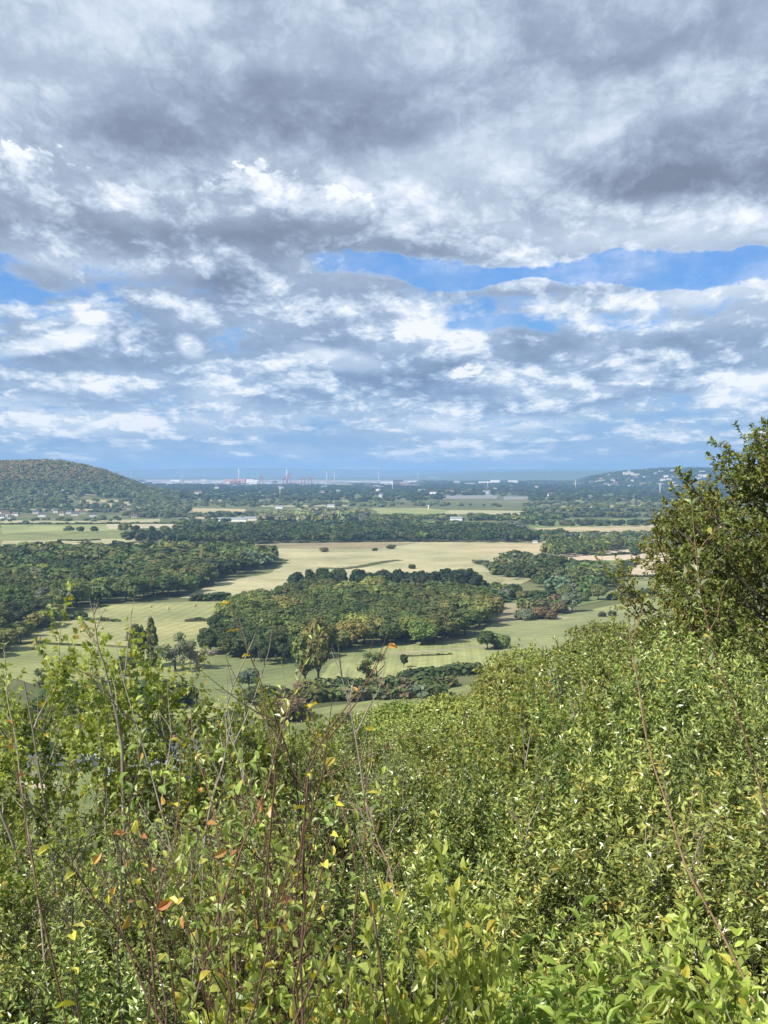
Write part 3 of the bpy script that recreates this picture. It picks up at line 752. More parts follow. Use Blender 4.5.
def hedge(pts, n, hr, pal, where, kinds=('bush',), wide=1.3, cat='hedge', cont=True):
    "hedge: one continuous thing, lumpy along its length"
    P = [Vector((*at(X, Y), 0)) for X, Y in pts]
    seg = [(P[i + 1] - P[i]).length for i in range(len(P) - 1)]; T = sum(seg)
    s = Stuff()
    for k in range(n):
        t = (k + .5) / n * T; i = 0
        while t > seg[i] and i < len(seg) - 1: t -= seg[i]; i += 1
        q = P[i].lerp(P[i + 1], min(1, t / seg[i])); h = RND.uniform(*hr)
        s.add(q.x, q.y, -.1 * h, h, RND.choice(kinds), RND.choice(pal), wide * max(1, T / n / h / 1.4))
    me = mesh_np('hedge', np.concatenate(s.V), np.concatenate(s.L), np.concatenate(s.S), M['crownA'], {'tint': np.concatenate(s.T), 'kindcol': np.concatenate(s.K)})
    return tag(link('hedge', me), where, cat)
hedge([(0, 643), (50, 645), (100, 647)], 26, (.9, 1.6), [DK, MD, BR], 'low clipped hedge between the two nearer bale meadows')
hedge([(62, 619), (90, 621), (120, 622)], 16, (1.6, 3), [DK, MD], 'dark hedge along the top of the second bale meadow')
hedge([(186, 622), (200, 621), (216, 622)], 9, (2.0, 3), [DK, BR], 'short dark hedge right of the poplars in the bale meadow')
hedge([(192, 601), (225, 600), (262, 601), (300, 602)], 20, (3.5, 7), [BLK, DK, DK], 'tall dark hedge joining the two big woods')
hedge([(300, 691), (350, 690), (400, 688), (450, 686)], 26, (4, 7), [DK, MD, BR], 'dark hedge in front of the pale meadow')
hedge([(410, 679), (440, 676), (480, 672)], 16, (3, 6), [DK, BLK, MD], 'rough dark hedge on the near side of the meadow')
hedge([(270, 702), (330, 700), (400, 698), (440, 696)], 24, (4, 7), [BR, MD, SAGE], 'brown green hedge nearest the foot of the slope')
hedge([(405, 657), (430, 656), (452, 655)], 12, (.8, 1.5), [DK, BR], 'low scrub along the meadow path')
hedge([(518, 598), (540, 597), (560, 596), (590, 596)], 20, (4, 6), [DK, MD], 'hedge along the top of the right hand meadow')
hedge([(612, 600), (632, 597), (660, 594)], 14, (4, 6), [MD, DK], 'green hedge bank under the pink stubble field')
hedge([(575, 553), (600, 556), (668, 552)], 26, (2, 4), [DK, MD], 'thin dark hedge between the pink stubble fields')
hedge([(612, 578), (640, 577), (680, 577)], 14, (2, 3), [DK, BLK], 'thin dark hedge under the large pink stubble field')
hedge([(612, 577), (622, 570), (632, 562)], 12, (3, 5), [MD, DK], 'hedge up the left side of the large pink stubble field')
hedge([(565, 534), (600, 533.5), (665, 532.5)], 24, (2, 4), [BLK, DK], 'dark hedge along the far tan strip')
hedge([(478, 563), (492, 566), (500, 572)], 8, (3, 5), [DK, BR], 'scrub at the tip of the right hand thicket')
hedge([(60, 706), (90, 706), (120, 705), (185, 706)], 22, (7, 12), [BLK, DK, DK], 'tall dark hedge below the poplars', kinds=('bush', 'round'))
hedge([(150, 736), (170, 737), (200, 738)], 9, (5, 8), [BR, DK, MD], 'brownish hedge left of the barns')
hedge([(58, 540.5), (80, 541), (100, 540)], 10, (1.5, 2.5), [DK], 'dark hedge in the green strip, longer of two')
hedge([(0, 549), (60, 546), (110, 547), (180, 545)], 30, (2, 4), [DK, BR], 'hedge behind the left wood')
hedge([(320, 568), (345, 569), (365, 566), (385, 562), (400, 560)], 14, (.5, .9), [MD, BR], 'low rushes in the long pale field')
hedge([(0, 500), (50, 507), (100, 509), (185, 508)], 40, (3, 6), [DK, MD], 'hedge under the wooded hill')
hedge([(0, 524.6), (80, 524.3), (230, 523.2)], 50, (2.5, 5), [DK, MD], 'hedge in front of the village')

# nearer trees in the left distance, seen through the shrubs
for X, Y, h, kind, c, t, w_ in [(14, 752, 15, 'round', LT, 'large round tree low at the left edge of the picture', 1.2), (-14, 748, 13, 'round', MD, 'tree cut off by the left edge of the picture', 1.2),
                         (50, 722, 12, 'round', DK, 'dark tree behind the large round one at the left', 1.2), (80, 720, 10, 'open', MD, 'mid green tree behind the barns', 1.2), (40, 688, 8, 'open', DK, 'small dark tree at the edge of the nearest bale meadow', 1.2),
                         (262, 716, 13, 'round', MD, 'mid green tree at the foot of the slope, left of two', 1.2), (285, 720, 10, 'bush', BR, 'brownish bush at the foot of the slope', 1.3), (230, 742, 12, 'round', DK, 'dark tree right of the barns', 1.1),
                         (345, 745, 12, 'round', MD, 'round tree at the very foot of the scarp', 1.1), (250, 690, 10, 'round', SAGE, 'sage green tree below the middle wood', 1.1)]:
    tp(X, Y, h, kind, c, t, wide=w_)

# the nearest 300 woodland trees are things, the others one mass
WOODS.sort(key=lambda t: -(t[2] / math.hypot(t[0], t[1])))
WHERE = {'left': 'in the left wood', 'middle': 'in the middle wood', 'belt': 'in the dark far belt', 'right': 'in the right thicket', 'grove': 'in the light grove'}
TONE = {BLK: 'very dark', DK: 'dark green', MD: 'mid green', LT: 'light green', YG: 'yellow green', SAGE: 'sage green', BR: 'brownish'}
far = Stuff()
NTH = lambda n: f"{n}{'th' if 10 <= n % 100 <= 20 else {1: 'st', 2: 'nd', 3: 'rd'}.get(n % 10, 'th')}"
near, CNT = {}, 0
for t in WOODS:
    if CNT < 300 and -30 < 384 + F * t[0] / t[1] < 790:
        CNT += 1; near.setdefault((t[6], int(t[1] // 16)), []).append(t)
    else: far.add(t[0], t[1], 0, t[2], t[3], t[4], t[5])
for key in WHERE:
    rows = sorted(k for k in near if k[0] == key)
    for i, k in enumerate(rows):
        for j, (x, y, h, kind, c, wd, _) in enumerate(sorted(near[k], key=lambda t: t[0] / t[1])):
            tree(x, y, h, kind, c, f'{TONE[c]} {dict(round="rounded", tall="narrow", bush="bushy")[kind]} tree, {NTH(j + 1)} from the left in the {NTH(i + 1)} row of {WHERE[key][3:]}', f'trees {WHERE[key]}', wide=wd)
far.build('woodland', 'far crowns of the woods on the plain', 'woodland')

# ------------------------------------------------------------ hedgerows and woods of the farther plain, hills
s = Stuff(); r = random.Random(3)
FIELDS_FAR = []
def belt(Y0, Y1, X0, X1, n, hr, pal, S, wide=1.2, kinds=('round', 'bush')):
    for _ in range(n):
        X = r.uniform(X0, X1); Y = r.uniform(Y0, Y1); x, y = at(X, Y)
        if 446 < X < 532 and 496 < Y < 506: continue
        S.add(x, y, float(hgt(x, y)) - .5, r.uniform(*hr), r.choice(kinds), r.choice(pal), wide * r.uniform(.8, 1.3))
# pale willows and poplars behind the dark belt
belt(517, 522, 262, 302, 90, (12, 17), [YG, WIL, SAGE], s); belt(516, 523, 300, 365, 190, (14, 22), [WIL, WIL, YG, SAGE], s, .95); belt(519, 528, 365, 420, 60, (9, 13), [MD, LT, DK], s)
belt(528, 532, 180, 520, 200, (10, 15), [DK, DK, MD, SAGE], s)
belt(515, 519, 160, 300, 90, (7, 11), [MD, SAGE, DK], s); belt(518, 521, 395, 560, 110, (8, 12), [DK, MD, LT], s)
belt(522, 523, 180, 235, 12, (6, 9), [DK, MD], s)
belt(508, 513, 120, 190, 150, (8, 13), [SAGE, WIL, MD], s); belt(514, 518, 120, 180, 60, (7, 12), [SAGE, DK, MD], s)
belt(511, 513, 0, 120, 50, (6, 9), [DK, MD, SAGE], s); belt(520, 521.5, 0, 120, 26, (5, 8), [DK, MD, SAGE], s); belt(502, 507, 100, 260, 110, (7, 11), [MD, LT, SAGE], s)
belt(516, 518, 520, 668, 90, (8, 12), [DK, MD, SAGE], s); belt(509, 512, 520, 668, 100, (9, 13), [MD, SAGE, LT], s); belt(523, 526, 520, 668, 60, (7, 10), [DK, MD], s)
belt(503, 507, 230, 540, 150, (8, 12), [MD, SAGE, LT, LT], s); belt(500, 507, 520, 720, 130, (8, 12), [MD, LT, SAGE], s)
belt(534, 541, 530, 560, 25, (7, 11), [MD, DK], s); belt(536, 541, 560, 668, 60, (7, 11), [LT, SAGE, DK], s)
s.build('hedgerow_trees', 'hedgerow and copse trees of the farther plain', 'distant trees')
s = Stuff()  # darkest tree colours stand in for cloud shadow over the far plain
belt(493, 502, 150, 760, 850, (10, 16), [DK, DK, MD, BLK], s, 1.3, ('bush', 'round')); belt(488, 494, 120, 780, 1400, (11, 17), [DK, BLK, DK], s, 1.5, ('bush', 'round')); belt(485.5, 488.5, 120, 780, 1300, (12, 18), [DK, BLK], s, 1.8, ('bush',))
belt(481.5, 485.5, 420, 800, 900, (12, 18), [DK, BLK, MD], s, 2.2, ('bush',)); belt(481, 485.5, 60, 150, 150, (10, 14), [DK], s, 2.2, ('bush',))
s.build('distant_woodland', 'bluish mass of distant woodland across the plain', 'distant woodland')
s = Stuff()
for _ in range(4600):
    X = r.uniform(-70, 178); D = r.uniform(2900, 4000); a = (X - 384) / F; x, y = a * D, D
    z = float(hgt(x, y))
    if z < 4 and r.random() < .75: continue
    Xp, Yp = X, 471 + (92 - z) * F / D
    if 64 < Xp < 137 and 492 < Yp < 507 and (Yp > 498 - (Xp < 100) * 3) and r.random() < .93: continue
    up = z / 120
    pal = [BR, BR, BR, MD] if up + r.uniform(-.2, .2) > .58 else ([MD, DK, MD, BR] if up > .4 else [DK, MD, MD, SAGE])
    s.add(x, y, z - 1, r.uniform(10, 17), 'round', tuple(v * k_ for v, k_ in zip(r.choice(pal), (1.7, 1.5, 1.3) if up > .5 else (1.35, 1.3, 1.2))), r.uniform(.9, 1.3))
for _ in range(2600):
    X = r.uniform(560, 800); D = r.uniform(6000, 8600); a = (X - 384) / F; x, y = a * D, D; z = float(hgt(x, y))
    if z < 3: continue
    s.add(x, y, z - 1, r.uniform(9, 15), 'bush', r.choice([DK, MD, BLK]), r.uniform(1.6, 2.6))
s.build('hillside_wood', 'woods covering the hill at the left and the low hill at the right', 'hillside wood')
# pale clearing on the hill
def patch(pts_xyD, col, label):
    vs = []
    n = 10
    (Xa, Ya), (Xb, Yb), (Xc, Yc), (Xd, Yd) = pts_xyD
    def hit(X, Y):
        d = ray(X, Y); t0 = 2000.0
        for t in np.arange(2400, 4200, 5):
            p = Vector((0, 0, CAMZ)) + d * float(t)
            if p.z < float(hgt(p.x, p.y)) + .2: return (p.x, p.y)
        return (d.x * 3100, d.y * 3100)
    A, B, C_, D_ = hit(Xa, Ya), hit(Xb, Yb), hit(Xc, Yc), hit(Xd, Yd)
    V = []; Fq = []
    for i in range(n + 1):
        for j in range(n + 1):
            u, v = i / n, j / n
            x = (1 - v) * ((1 - u) * A[0] + u * B[0]) + v * ((1 - u) * D_[0] + u * C_[0]); y = (1 - v) * ((1 - u) * A[1] + u * B[1]) + v * ((1 - u) * D_[1] + u * C_[1])
            V.append((x, y, float(hgt(x, y)) + 1.5))
    for i in range(n):
        for j in range(n): Fq += [i * (n + 1) + j, i * (n + 1) + j + 1, (i + 1) * (n + 1) + j + 1, (i + 1) * (n + 1) + j]
    o = link('clearing', mesh_np('clearing', V, Fq, [4] * (n * n), M['field'])); o.color = (*col, 1); tag(o, label, kind='structure')
patch([(80, 501), (128, 501), (137, 507.5), (80, 508)], TAN, 'pale grass clearing low on the hill at the left')
patch([(68, 492.5), (98, 493.5), (100, 496.5), (72, 495.5)], (.28, .25, .14), 'narrow pale clearing higher on the hill')
# ------------------------------------------------------------ bales, pole, farm, village, docks, pylons, turbines
def bale_mesh():
    r = .72; w = 1.25; n = 22; V = []; Fc = []
    prof = [(0, r * .05), (0, r * .55), (0.02, r * .93), (.07, r), (.3, r * 1.01), (.5, r), (.7, r * 1.01), (.93, r), (.98, r * .93), (1, r * .55), (1, r * .05)]
    for (t, rr) in prof:
        for k in range(n):
            a = 2 * math.pi * k / n; q = rr * (1 + .015 * math.sin(k * 5 + t * 20)); z = r * .97 + q * math.sin(a)
            V.append(((t - .5) * w, q * math.cos(a), max(z, .03)))
    for i in range(len(prof) - 1):
        for k in range(n): Fc.append((i * n + k, (i + 1) * n + k, (i + 1) * n + (k + 1) % n, i * n + (k + 1) % n))
    Fc.append(tuple(range(n))); Fc.append(tuple((len(prof) - 1) * n + k for k in reversed(range(n))))
    return mesh_np('hay_bale', V, [i for f in Fc for i in f], [len(f) for f in Fc], M['straw'])
BALE = bale_mesh()
bl = [(105, 611, 'leftmost of the far row near the left wood'), (151, 608, 'second from the left in the far row'), (168, 610, 'third from the left in the far row'), (195, 607, 'in the far row, right of the poplars'), (218, 613, 'lower of the close pair in the far meadow'),
      (217.5, 609.5, 'upper of the close pair in the far meadow'), (235, 609, 'between the close pair and the dark tree wood'), (249, 604, 'last at the right end of the far row'), (54, 626, 'nearest the left wood in the middle meadow'),
      (98, 623.5, 'beside the dark hedge at the top of the middle meadow'), (102, 630, 'just below the hedge bale in the middle meadow'), (83, 632, 'in the centre of the middle meadow'), (77, 639, 'low in the middle meadow, large and pale'),
      (39, 640, 'just above the clipped hedge'), (34, 646, 'directly below the clipped hedge'), (33.5, 650, 'second below the clipped hedge'), (4, 658, 'near the left edge in the nearest meadow'), (216, 626, 'right of the short dark hedge')]
for X, Y, t in bl:
    o = link('hay_bale', BALE, None, (*at(X, Y), 0.5), RND.uniform(0, 3.1)); tag(o, 'round straw bale ' + t, 'hay bale', 'round bales in the meadows')
    o.location.z = .25
    o.scale = (1.15,) * 3

def tele_pole(x, y, z, label, h=9):
    e = empty('telegraph_pole', (x, y, z)); tag(e, label, 'telegraph pole')
    link('pole', MB().tube([(0, 0, -.5), (0, 0, h)], [.17, .12], 8).mesh('pole', M['wood'], True), e)
    for zz in (h - .4, h - 1.3):
        link('crossarm', MB().box(-1.2, 1.2, -.2, -.09, zz, zz + .12).mesh('crossarm', M['wood']), e)
        for k in (-1.05, -.5, .5, 1.05): link('insulator', MB().tube([(k, -.145, zz + .12), (k, -.145, zz + .24), (k, -.145, zz + .32)], [.05, .07, .03], 6).mesh('insulator', M['white']), e)
tele_pole(*at(204, 666), 0, 'brown telegraph pole with two crossarms in the grass gap by the middle wood')

def building(name, X, Y, w, d, h, roofh, wallm, roofm, label, cat='house', group=None, rz=0.0, chim=False, wins=0, flat=False, z=None, D=None):
    if D: x, y = (X - 384) / F * D, D
    else: x, y = at(X, Y)
    z = float(hgt(x, y)) if z is None else z
    e = empty(name, (x, y, z + .02), rz); tag(e, label, cat, group)
    wl = MB().box(-w / 2, w / 2, -d / 2, d / 2, -1, h)
    if not flat:
        for sx in (-1, 1):
            a = sx * (w / 2 - .005); wl.add([(a, -d / 2, h), (a, d / 2, h), (a, 0, h + roofh - .1)], [(0, 1, 2)] if sx > 0 else [(2, 1, 0)])
    link('wall', wl.mesh('wall', M[wallm]), e)
    rf = MB()
    if flat: rf.box(-w / 2 - .15, w / 2 + .15, -d / 2 - .15, d / 2 + .15, h + .005, h + .45)
    else: rf.gable(-w / 2 - .35, w / 2 + .35, -d / 2 - .4, d / 2 + .4, h - .12, h + roofh, th=.15)
    ro = link('roof', rf.mesh('roof', M[roofm]), e)
    if chim:
        for sx in (-1, 1): link('chimney', MB().box(sx * w * .38 - .4, sx * w * .38 + .4, -.35, .35, h + roofh - 1, h + roofh + 1.1).mesh('chimney', M['brick']), ro)
    for k in range(wins):
        xk = -w / 2 + (k + .5) * w / wins
        for zz in ((1.0, 3.4) if h > 4.2 else (1.0,)):
            link('window', MB().box(xk - .55, xk + .55, -d / 2 - .04, -d / 2 + .05, zz, zz + 1.2).mesh('window', M['glass']), e)
    return e
# farm below the scarp
building('barn', 52, 771, 17, 9, 2.8, 2.3, 'stone', 'slate', 'long low barn with dark slate roof below the scarp', 'barn', rz=.12, wins=4)
building('barn', 78, 768, 9, 7, 2.6, 2.0, 'stone', 'sheet', 'short grey roofed barn at the end of the slate one', 'barn', rz=-.2)
building('barn', 130, 780, 15, 9, 3, 2.0, 'darkclad', 'sheet', 'long grey sheet roofed shed in the middle of the farm', 'shed', rz=.1)
building('barn', 168, 776, 15, 8, 3, 2.2, 'stone', 'sheet', 'pale roofed shed beside the yard', 'shed', rz=-.25)
building('barn', 195, 771, 13, 9, 3, 2.6, 'stone', 'slate', 'dark slate roofed farm building at the right of the yard', 'barn', rz=.3, wins=3)
building('barn', 186, 762, 10, 7, 4.8, 2.6, 'cream', 'slate', 'cream farmhouse behind the yard', 'farmhouse', rz=.1, chim=True, wins=3)
building('barn', 112, 765, 11, 7, 2.6, 2.0, 'white', 'sheet', 'white walled shed behind the long grey shed', 'shed', rz=.0)
# village left
vill = [(1, 519, 'white', 'slate', 'white house at the left edge of the village'), (7, 516.5, 'white', 'tile', 'white house with brown roof behind the first'), (11, 519.5, 'white', 'slate', 'tall white house in the middle of the white row'),
        (16, 516, 'cream', 'slate', 'cream house below the black tree'), (4, 514, 'cream', 'tile', 'brown roofed house at the back of the white row'), (36, 514, 'cream', 'slate', 'grey roofed house in the gap of the trees'), (42, 517, 'white', 'slate', 'white gable left of centre of the village'),
        (56, 513, 'cream', 'slate', 'grey roofed house behind the village green'), (62, 515.5, 'cream', 'tile', 'brown roofed house in the village centre'), (69, 514, 'white', 'slate', 'white fronted house with slate roof in the centre'), (75, 516, 'cream', 'slate', 'low cream house in the village centre'),
        (82, 514, 'cream', 'tile', 'cream house right of centre'), (93, 517, 'white', 'slate', 'small white house right of centre'), (128, 511, 'white', 'slate', 'white house under the end of the hill'), (134, 518, 'cream', 'tile', 'cream house among pale willows'), (141, 508.5, 'white', 'tile', 'white house at the tail of the hill'), (149, 506, 'cream', 'slate', 'last cream house at the tail of the hill')]
for k, (X, Y, a, b, t) in enumerate(vill):
    building('village_house', X, Y, RND.uniform(10, 15), 8, 5.2, 3.2, a, b, t, 'house', 'houses of the village at the left', rz=RND.uniform(-.5, .5), chim=True, wins=3)
building('long_shed', 232, 521.5, 54, 16, 4.5, 3, 'white', 'sheet', 'long low white shed with grey roof in mid plain', 'shed')
building('long_shed', 251, 520.5, 22, 14, 4.5, 3, 'cream', 'sheet', 'shorter shed at the right of the long white one', 'shed')
building('long_shed', 331, 507, 18, 12, 4.5, 3, 'white', 'sheet', 'pale roofed shed behind the willows', 'shed')
building('long_shed', 279, 508.5, 18, 12, 4.5, 3, 'white', 'sheet', 'small pale shed left of the willows', 'shed')
building('long_shed', 456, 521, 22, 12, 5, 3, 'white', 'sheet', 'white barn at the left end of the far hedge', 'shed')
building('long_shed', 535, 543, 6, 4, 2.3, 1.2, 'white', 'sheet', 'tiny pale hut at the end of the dark belt', 'hut')
building('greenhouse', 470, 498.5, 178, 40, 6.5, 3, 'concrete', 'sheet', 'very long grey white greenhouse block left part', 'greenhouse')
building('greenhouse', 519, 499.5, 95, 34, 6, 3, 'concrete', 'sheet', 'long grey white greenhouse block right part', 'greenhouse')
# docks: X, base row, width m, height m, wall, roof
dock = [(140, 483.2, 260, 12, 'steel', 'long pale shed at the left end of the docks'), (153, 482.3, 110, 16, 'steel', 'pale grey shed next to the end shed'), (176, 481.8, 90, 24, 'white', 'tall narrow white store'),
        (192, 484.6, 250, 17, 'cream', 'very long pale warehouse left of the red works'), (210, 483.2, 120, 14, 'steel', 'grey warehouse behind the bright one'), (221, 482.0, 110, 20, 'cream', 'cream store left of the red works'),
        (230, 485.0, 70, 64, 'pinkwall', 'tall pink tower block at the left of the red works'), (235, 485.5, 60, 46, 'brick', 'dark red block beside the pink tower'), (241, 485.2, 60, 70, 'pinkwall', 'pink block in the middle of the red works'),
        (247, 484.5, 90, 58, 'white', 'white silo block right of the pink blocks'), (255, 484.8, 70, 52, 'white', 'second white silo block of the works'), (262, 485.0, 60, 36, 'steel', 'grey block at the right of the red works'),
        (243, 486.6, 320, 16, 'white', 'low white shed front of the red works'), (275, 485.8, 90, 20, 'cream', 'cream store left of the red cranes'), (296, 485.0, 70, 24, 'pinkwall', 'pink store between the red cranes'),
        (322, 486.0, 170, 18, 'white', 'white warehouse right of the red cranes'), (336, 484.2, 150, 24, 'pinkwall', 'pink warehouse behind the twin turbines'), (352, 486.6, 130, 14, 'steel', 'grey shed under the twin turbines'),
        (354, 484.6, 60, 22, 'darkclad', 'dark box store right of the twin turbines'), (372, 485.4, 160, 16, 'cream', 'cream warehouse below the single turbine'), (389, 484.2, 110, 22, 'white', 'white store right of the single turbine'),
        (398, 486.4, 60, 66, 'darkclad', 'tall dark mill block'), (404, 486.6, 50, 34, 'brick', 'brick block against the dark mill'), (414, 484.6, 110, 18, 'steel', 'grey shed right of the dark mill'), (426, 483.8, 130, 14, 'cream', 'cream shed farther right of the mill'),
        (440, 485.0, 80, 14, 'white', 'small white shed left of the white group'), (457, 484.6, 70, 34, 'white', 'white tower store at the left of the white group'), (470, 485.6, 130, 22, 'white', 'wide white shed with low gable'),
        (484, 484.8, 140, 28, 'white', 'wide white shed in the centre of the white group'), (495, 484.0, 130, 44, 'white', 'tallest white shed of the white group'), (513, 484.2, 130, 34, 'white', 'white pointed shed at the right end of the white group'), (432, 478.9, 200, 10, 'cream', 'pale works on the far shore'), (306, 486.2, 80, 16, 'white', 'small white store at the foot of the second red crane')]
for X, Y, w, h, m_, t in dock:
    if X > 430: w *= .5; m_ = 'steel' if X < 480 else m_
    building('warehouse', X, Y, w, 60, h * .62, h * .18 if h < 60 else 0, m_, 'sheet' if m_ != 'white' else 'steel', t, 'warehouse', 'industrial buildings of the far docks', flat=h >= 40)
def crane(X, Y, h, label):
    x, y = at(X, Y); e = empty('dock_crane', (x, y, 0)); tag(e, label, 'crane', 'red cranes of the docks')
    t = MB()
    for sx in (-14, 14):
        for sy in (-9, 9): t.tube([(sx, sy, 0), (sx * .55, sy * .6, h * .62)], 2.0, 5)
    t.box(-14, 14, -9.5, -7.5, h * .28, h * .31); t.box(-14, 14, 7.5, 9.5, h * .28, h * .31)
    link('portal', t.mesh('portal', M['redsteel']), e)
    link('cab', MB().box(-9, 9, -7, 7, h * .62, h * .76).mesh('cab', M['redsteel']), e)
    link('jib', MB().tube([(-12, 0, h * .70), (3, 0, h * .80), (26, 0, h * 1.05)], [2.2, 2.0, 1.3], 5).mesh('jib', M['redsteel']), e)
    link('mast', MB().tube([(0, 0, h * .76), (-3, 0, h)], [1.8, 1.2], 5).mesh('mast', M['redsteel']), e)
crane(285, 486.5, 70, 'tall red crane at the left of the crane pair'); crane(289, 486, 82, 'slim red crane just right of the first')
crane(303, 486.6, 62, 'squat red crane with broad portal'); crane(310, 486.4, 66, 'red crane at the right of the group'); crane(261, 485.5, 78, 'red crane beside the white silos')
def chimney(X, Y, h, label):
    x, y = at(X, Y); o = link('chimney_stack', MB().tube([(0, 0, 0), (0, 0, h * .5), (0, 0, h)], [4.5, 3.6, 3.0], 10).mesh('chimney_stack', M['steel'], True), None, (x, y, 0)); tag(o, label, 'chimney')
chimney(239, 485, 108, 'tall pale chimney over the red works'); chimney(287, 484, 100, 'pale stack rising behind the red cranes')

def turbine(X, Y, hub, label, a0=.3, rz=0.0):
    x, y = at(X, Y); e = empty('wind_turbine', (x, y, 0), rz); tag(e, label, 'wind turbine', 'wind turbines at the docks')
    link('tower', MB().tube([(0, 0, 0), (0, 0, hub)], [2.8, 1.6], 12).mesh('tower', M['steel'], True), e)
    link('nacelle', MB().box(-2, 2, -4, 8, hub - 1.5, hub + 3).mesh('nacelle', M['steel']), e)
    hb = link('hub', MB().tube([(0, -4, hub + .8), (0, -6, hub + .8), (0, -7.5, hub + .8)], [2.2, 2.0, .6], 10).mesh('hub', M['steel'], True), e)
    for k in range(3):
        a = a0 + k * 2.0944; b = MB(); L = 42; c, s_ = math.cos(a), math.sin(a); V = []
        for t, w in ((0, 1.6), (.2, 3.4), (.6, 2.2), (1, .5)):
            for (u, vv) in ((-.35, -.25), (.65, -.1), (.65, .1), (-.35, .25)):
                px, pz = u * w, 1 + t * L; V.append((px * c + pz * s_, -5.6 + vv * w * .5, hub + .8 + pz * c - px * s_))
        f = [(i * 4 + k2, i * 4 + (k2 + 1) % 4, (i + 1) * 4 + (k2 + 1) % 4, (i + 1) * 4 + k2) for i in range(3) for k2 in range(4)] + [(3, 2, 1, 0), (12, 13, 14, 15)]
        link('blade', b.add(V, f).mesh('blade', M['steel']), hb)
for X, Y, t, a in [(125.5, 483, 'leftmost white wind turbine, by the tail of the hill', .2), (131, 482, 'second wind turbine from the left', 1.0), (182, 482.5, 'wind turbine above the bright warehouse', .5), (286, 483, 'wind turbine among the red cranes', .1),
                (326.5, 486, 'left one of the twin wind turbines', .9), (334.5, 486, 'right one of the twin wind turbines', .4), (378.7, 484.5, 'single wind turbine right of the twins', 0.05), (418, 481, 'farthest wind turbine, faint', .7)]:
    turbine(X, Y, 82, t, a, .2)

def pylon(X, D, h, label):
    x, y = (X - 384) / F * D, D; z = float(hgt(x, y)); e = empty('pylon', (x, y, z), .15); tag(e, label, 'pylon', 'white T shaped pylons across the plain')
    link('mast', MB().tube([(0, 0, 0), (0, 0, h)], [1.3, .8], 10).mesh('mast', M['white'], True), e)
    link('crossarm', MB().tube([(-.33 * h, 0, h + 1.2), (-.13 * h, 0, h - .3), (0, 0, h - 1), (.13 * h, 0, h - .3), (.33 * h, 0, h + 1.2)], [.2, .4, .6, .4, .2], 6).mesh('crossarm', M['white'], True), e)
    for sx in (-1, 1):
        a = sx * .26 * h
        link('insulator', MB().add([(a, 0, h + .6), (a - 3.4, 0, h - 3), (a, 0, h - 8), (a + 3.4, 0, h - 3), (a, .4, h + .6), (a - 3.4, .4, h - 3), (a, .4, h - 8), (a + 3.4, .4, h - 3)],
             [(0, 1, 5, 4), (1, 2, 6, 5), (2, 3, 7, 6), (3, 0, 4, 7)]).mesh('insulator', M['darkclad']), e)
pylon(660, 4300, 46, 'tallest white pylon, before the wooded hill at the right'); pylon(575.5, 6000, 44, 'white pylon left of the tallest, half as tall'); pylon(487.5, 6200, 40, 'white pylon below the white shed group')
pylon(392.5, 5400, 40, 'white pylon below the dark mill block'); pylon(280, 4400, 36, 'faint pylon below the red cranes'); pylon(428.5, 2700, 15, 'short white pylon on the far pale field')
# houses on the wooded hill at the right
hs = [(628, 'large pale block high on the right hand hill', 60, 26, 7350), (635, 'second pale block touching the large one', 45, 22, 7250)]
for X, t, w, h, D in hs: building('hill_house', X, 0, w, 30, h, 0, 'cream', 'sheet', t, 'apartment block', flat=True, D=D)
HL = sorted((RND.uniform(146, 432), RND.uniform(482, 487.5)) for k in range(72))
for k, (X, Y) in enumerate(HL):
    h = RND.choice([8, 12, 16, 22, 34]); m_ = RND.choice(['cream', 'steel', 'pinkwall', 'stone', 'darkclad', 'white', 'concrete'])
    building('dock_building', X, Y, RND.uniform(25, 85), 40, h * .75, h * .22, m_, RND.choice(['sheet', 'slate', 'sheet']), f'small {dict(cream="cream", steel="grey", pinkwall="pinkish", stone="stone", darkclad="dark", white="white", concrete="grey brown")[m_]} building, {NTH(k + 1)} from the left along the docks', 'building', 'small buildings of the far docks', flat=h > 20)
HL = []
for k in range(46): HL.append((RND.uniform(575, 712), RND.uniform(6300, 7700)))
HL.sort()
for k, (X, D) in enumerate(HL):
    w_, r_ = RND.choice(['cream', 'white', 'cream', 'stone']), RND.choice(['slate', 'tile'])
    building('hill_house', X, 0, RND.uniform(16, 34), 14, RND.uniform(13, 17), 5, w_, r_, f'{w_} house with {r_} roof, {NTH(k + 1)} from the left on the right hand hill', 'house', 'pale houses on the right hand hill', rz=RND.uniform(-.4, .4), D=D)
HL = sorted((RND.choice([RND.uniform(150, 560), RND.uniform(300, 560)]), RND.uniform(486, 498)) for k in range(34))
for k, (X, Y) in enumerate(HL):
    w_, r_ = RND.choice(['white', 'cream', 'stone']), RND.choice(['slate', 'tile', 'sheet'])
    building('far_house', X, Y, RND.uniform(12, 30), 12, RND.uniform(9, 13), 5, w_, r_, f'tiny {w_} building with {r_} roof, {NTH(k + 1)} from the left in the far woods', 'house', 'scattered buildings in the far woods', rz=RND.uniform(-.4, .4))

# ------------------------------------------------------------ the hazy air
hb = MB().box(-29000, 29000, -3000, 29900, -2, 240).mesh('haze', [])
hm = bpy.data.materials.new('hazy_air'); hm.use_nodes = True; q = NG(hm.node_tree); q.N.clear()
pv = q.new('ShaderNodeVolumePrincipled'); pv.inputs['Color'].default_value = (.30, .52, .88, 1); pv.inputs['Density'].default_value = 8.2e-5
ho = q.new('ShaderNodeOutputMaterial'); q.L.new(pv.outputs[0], ho.inputs['Volume'])
hb.materials.append(hm); tag(link('haze', hb), 'thin blue haze over the plain', 'haze', kind='stuff')
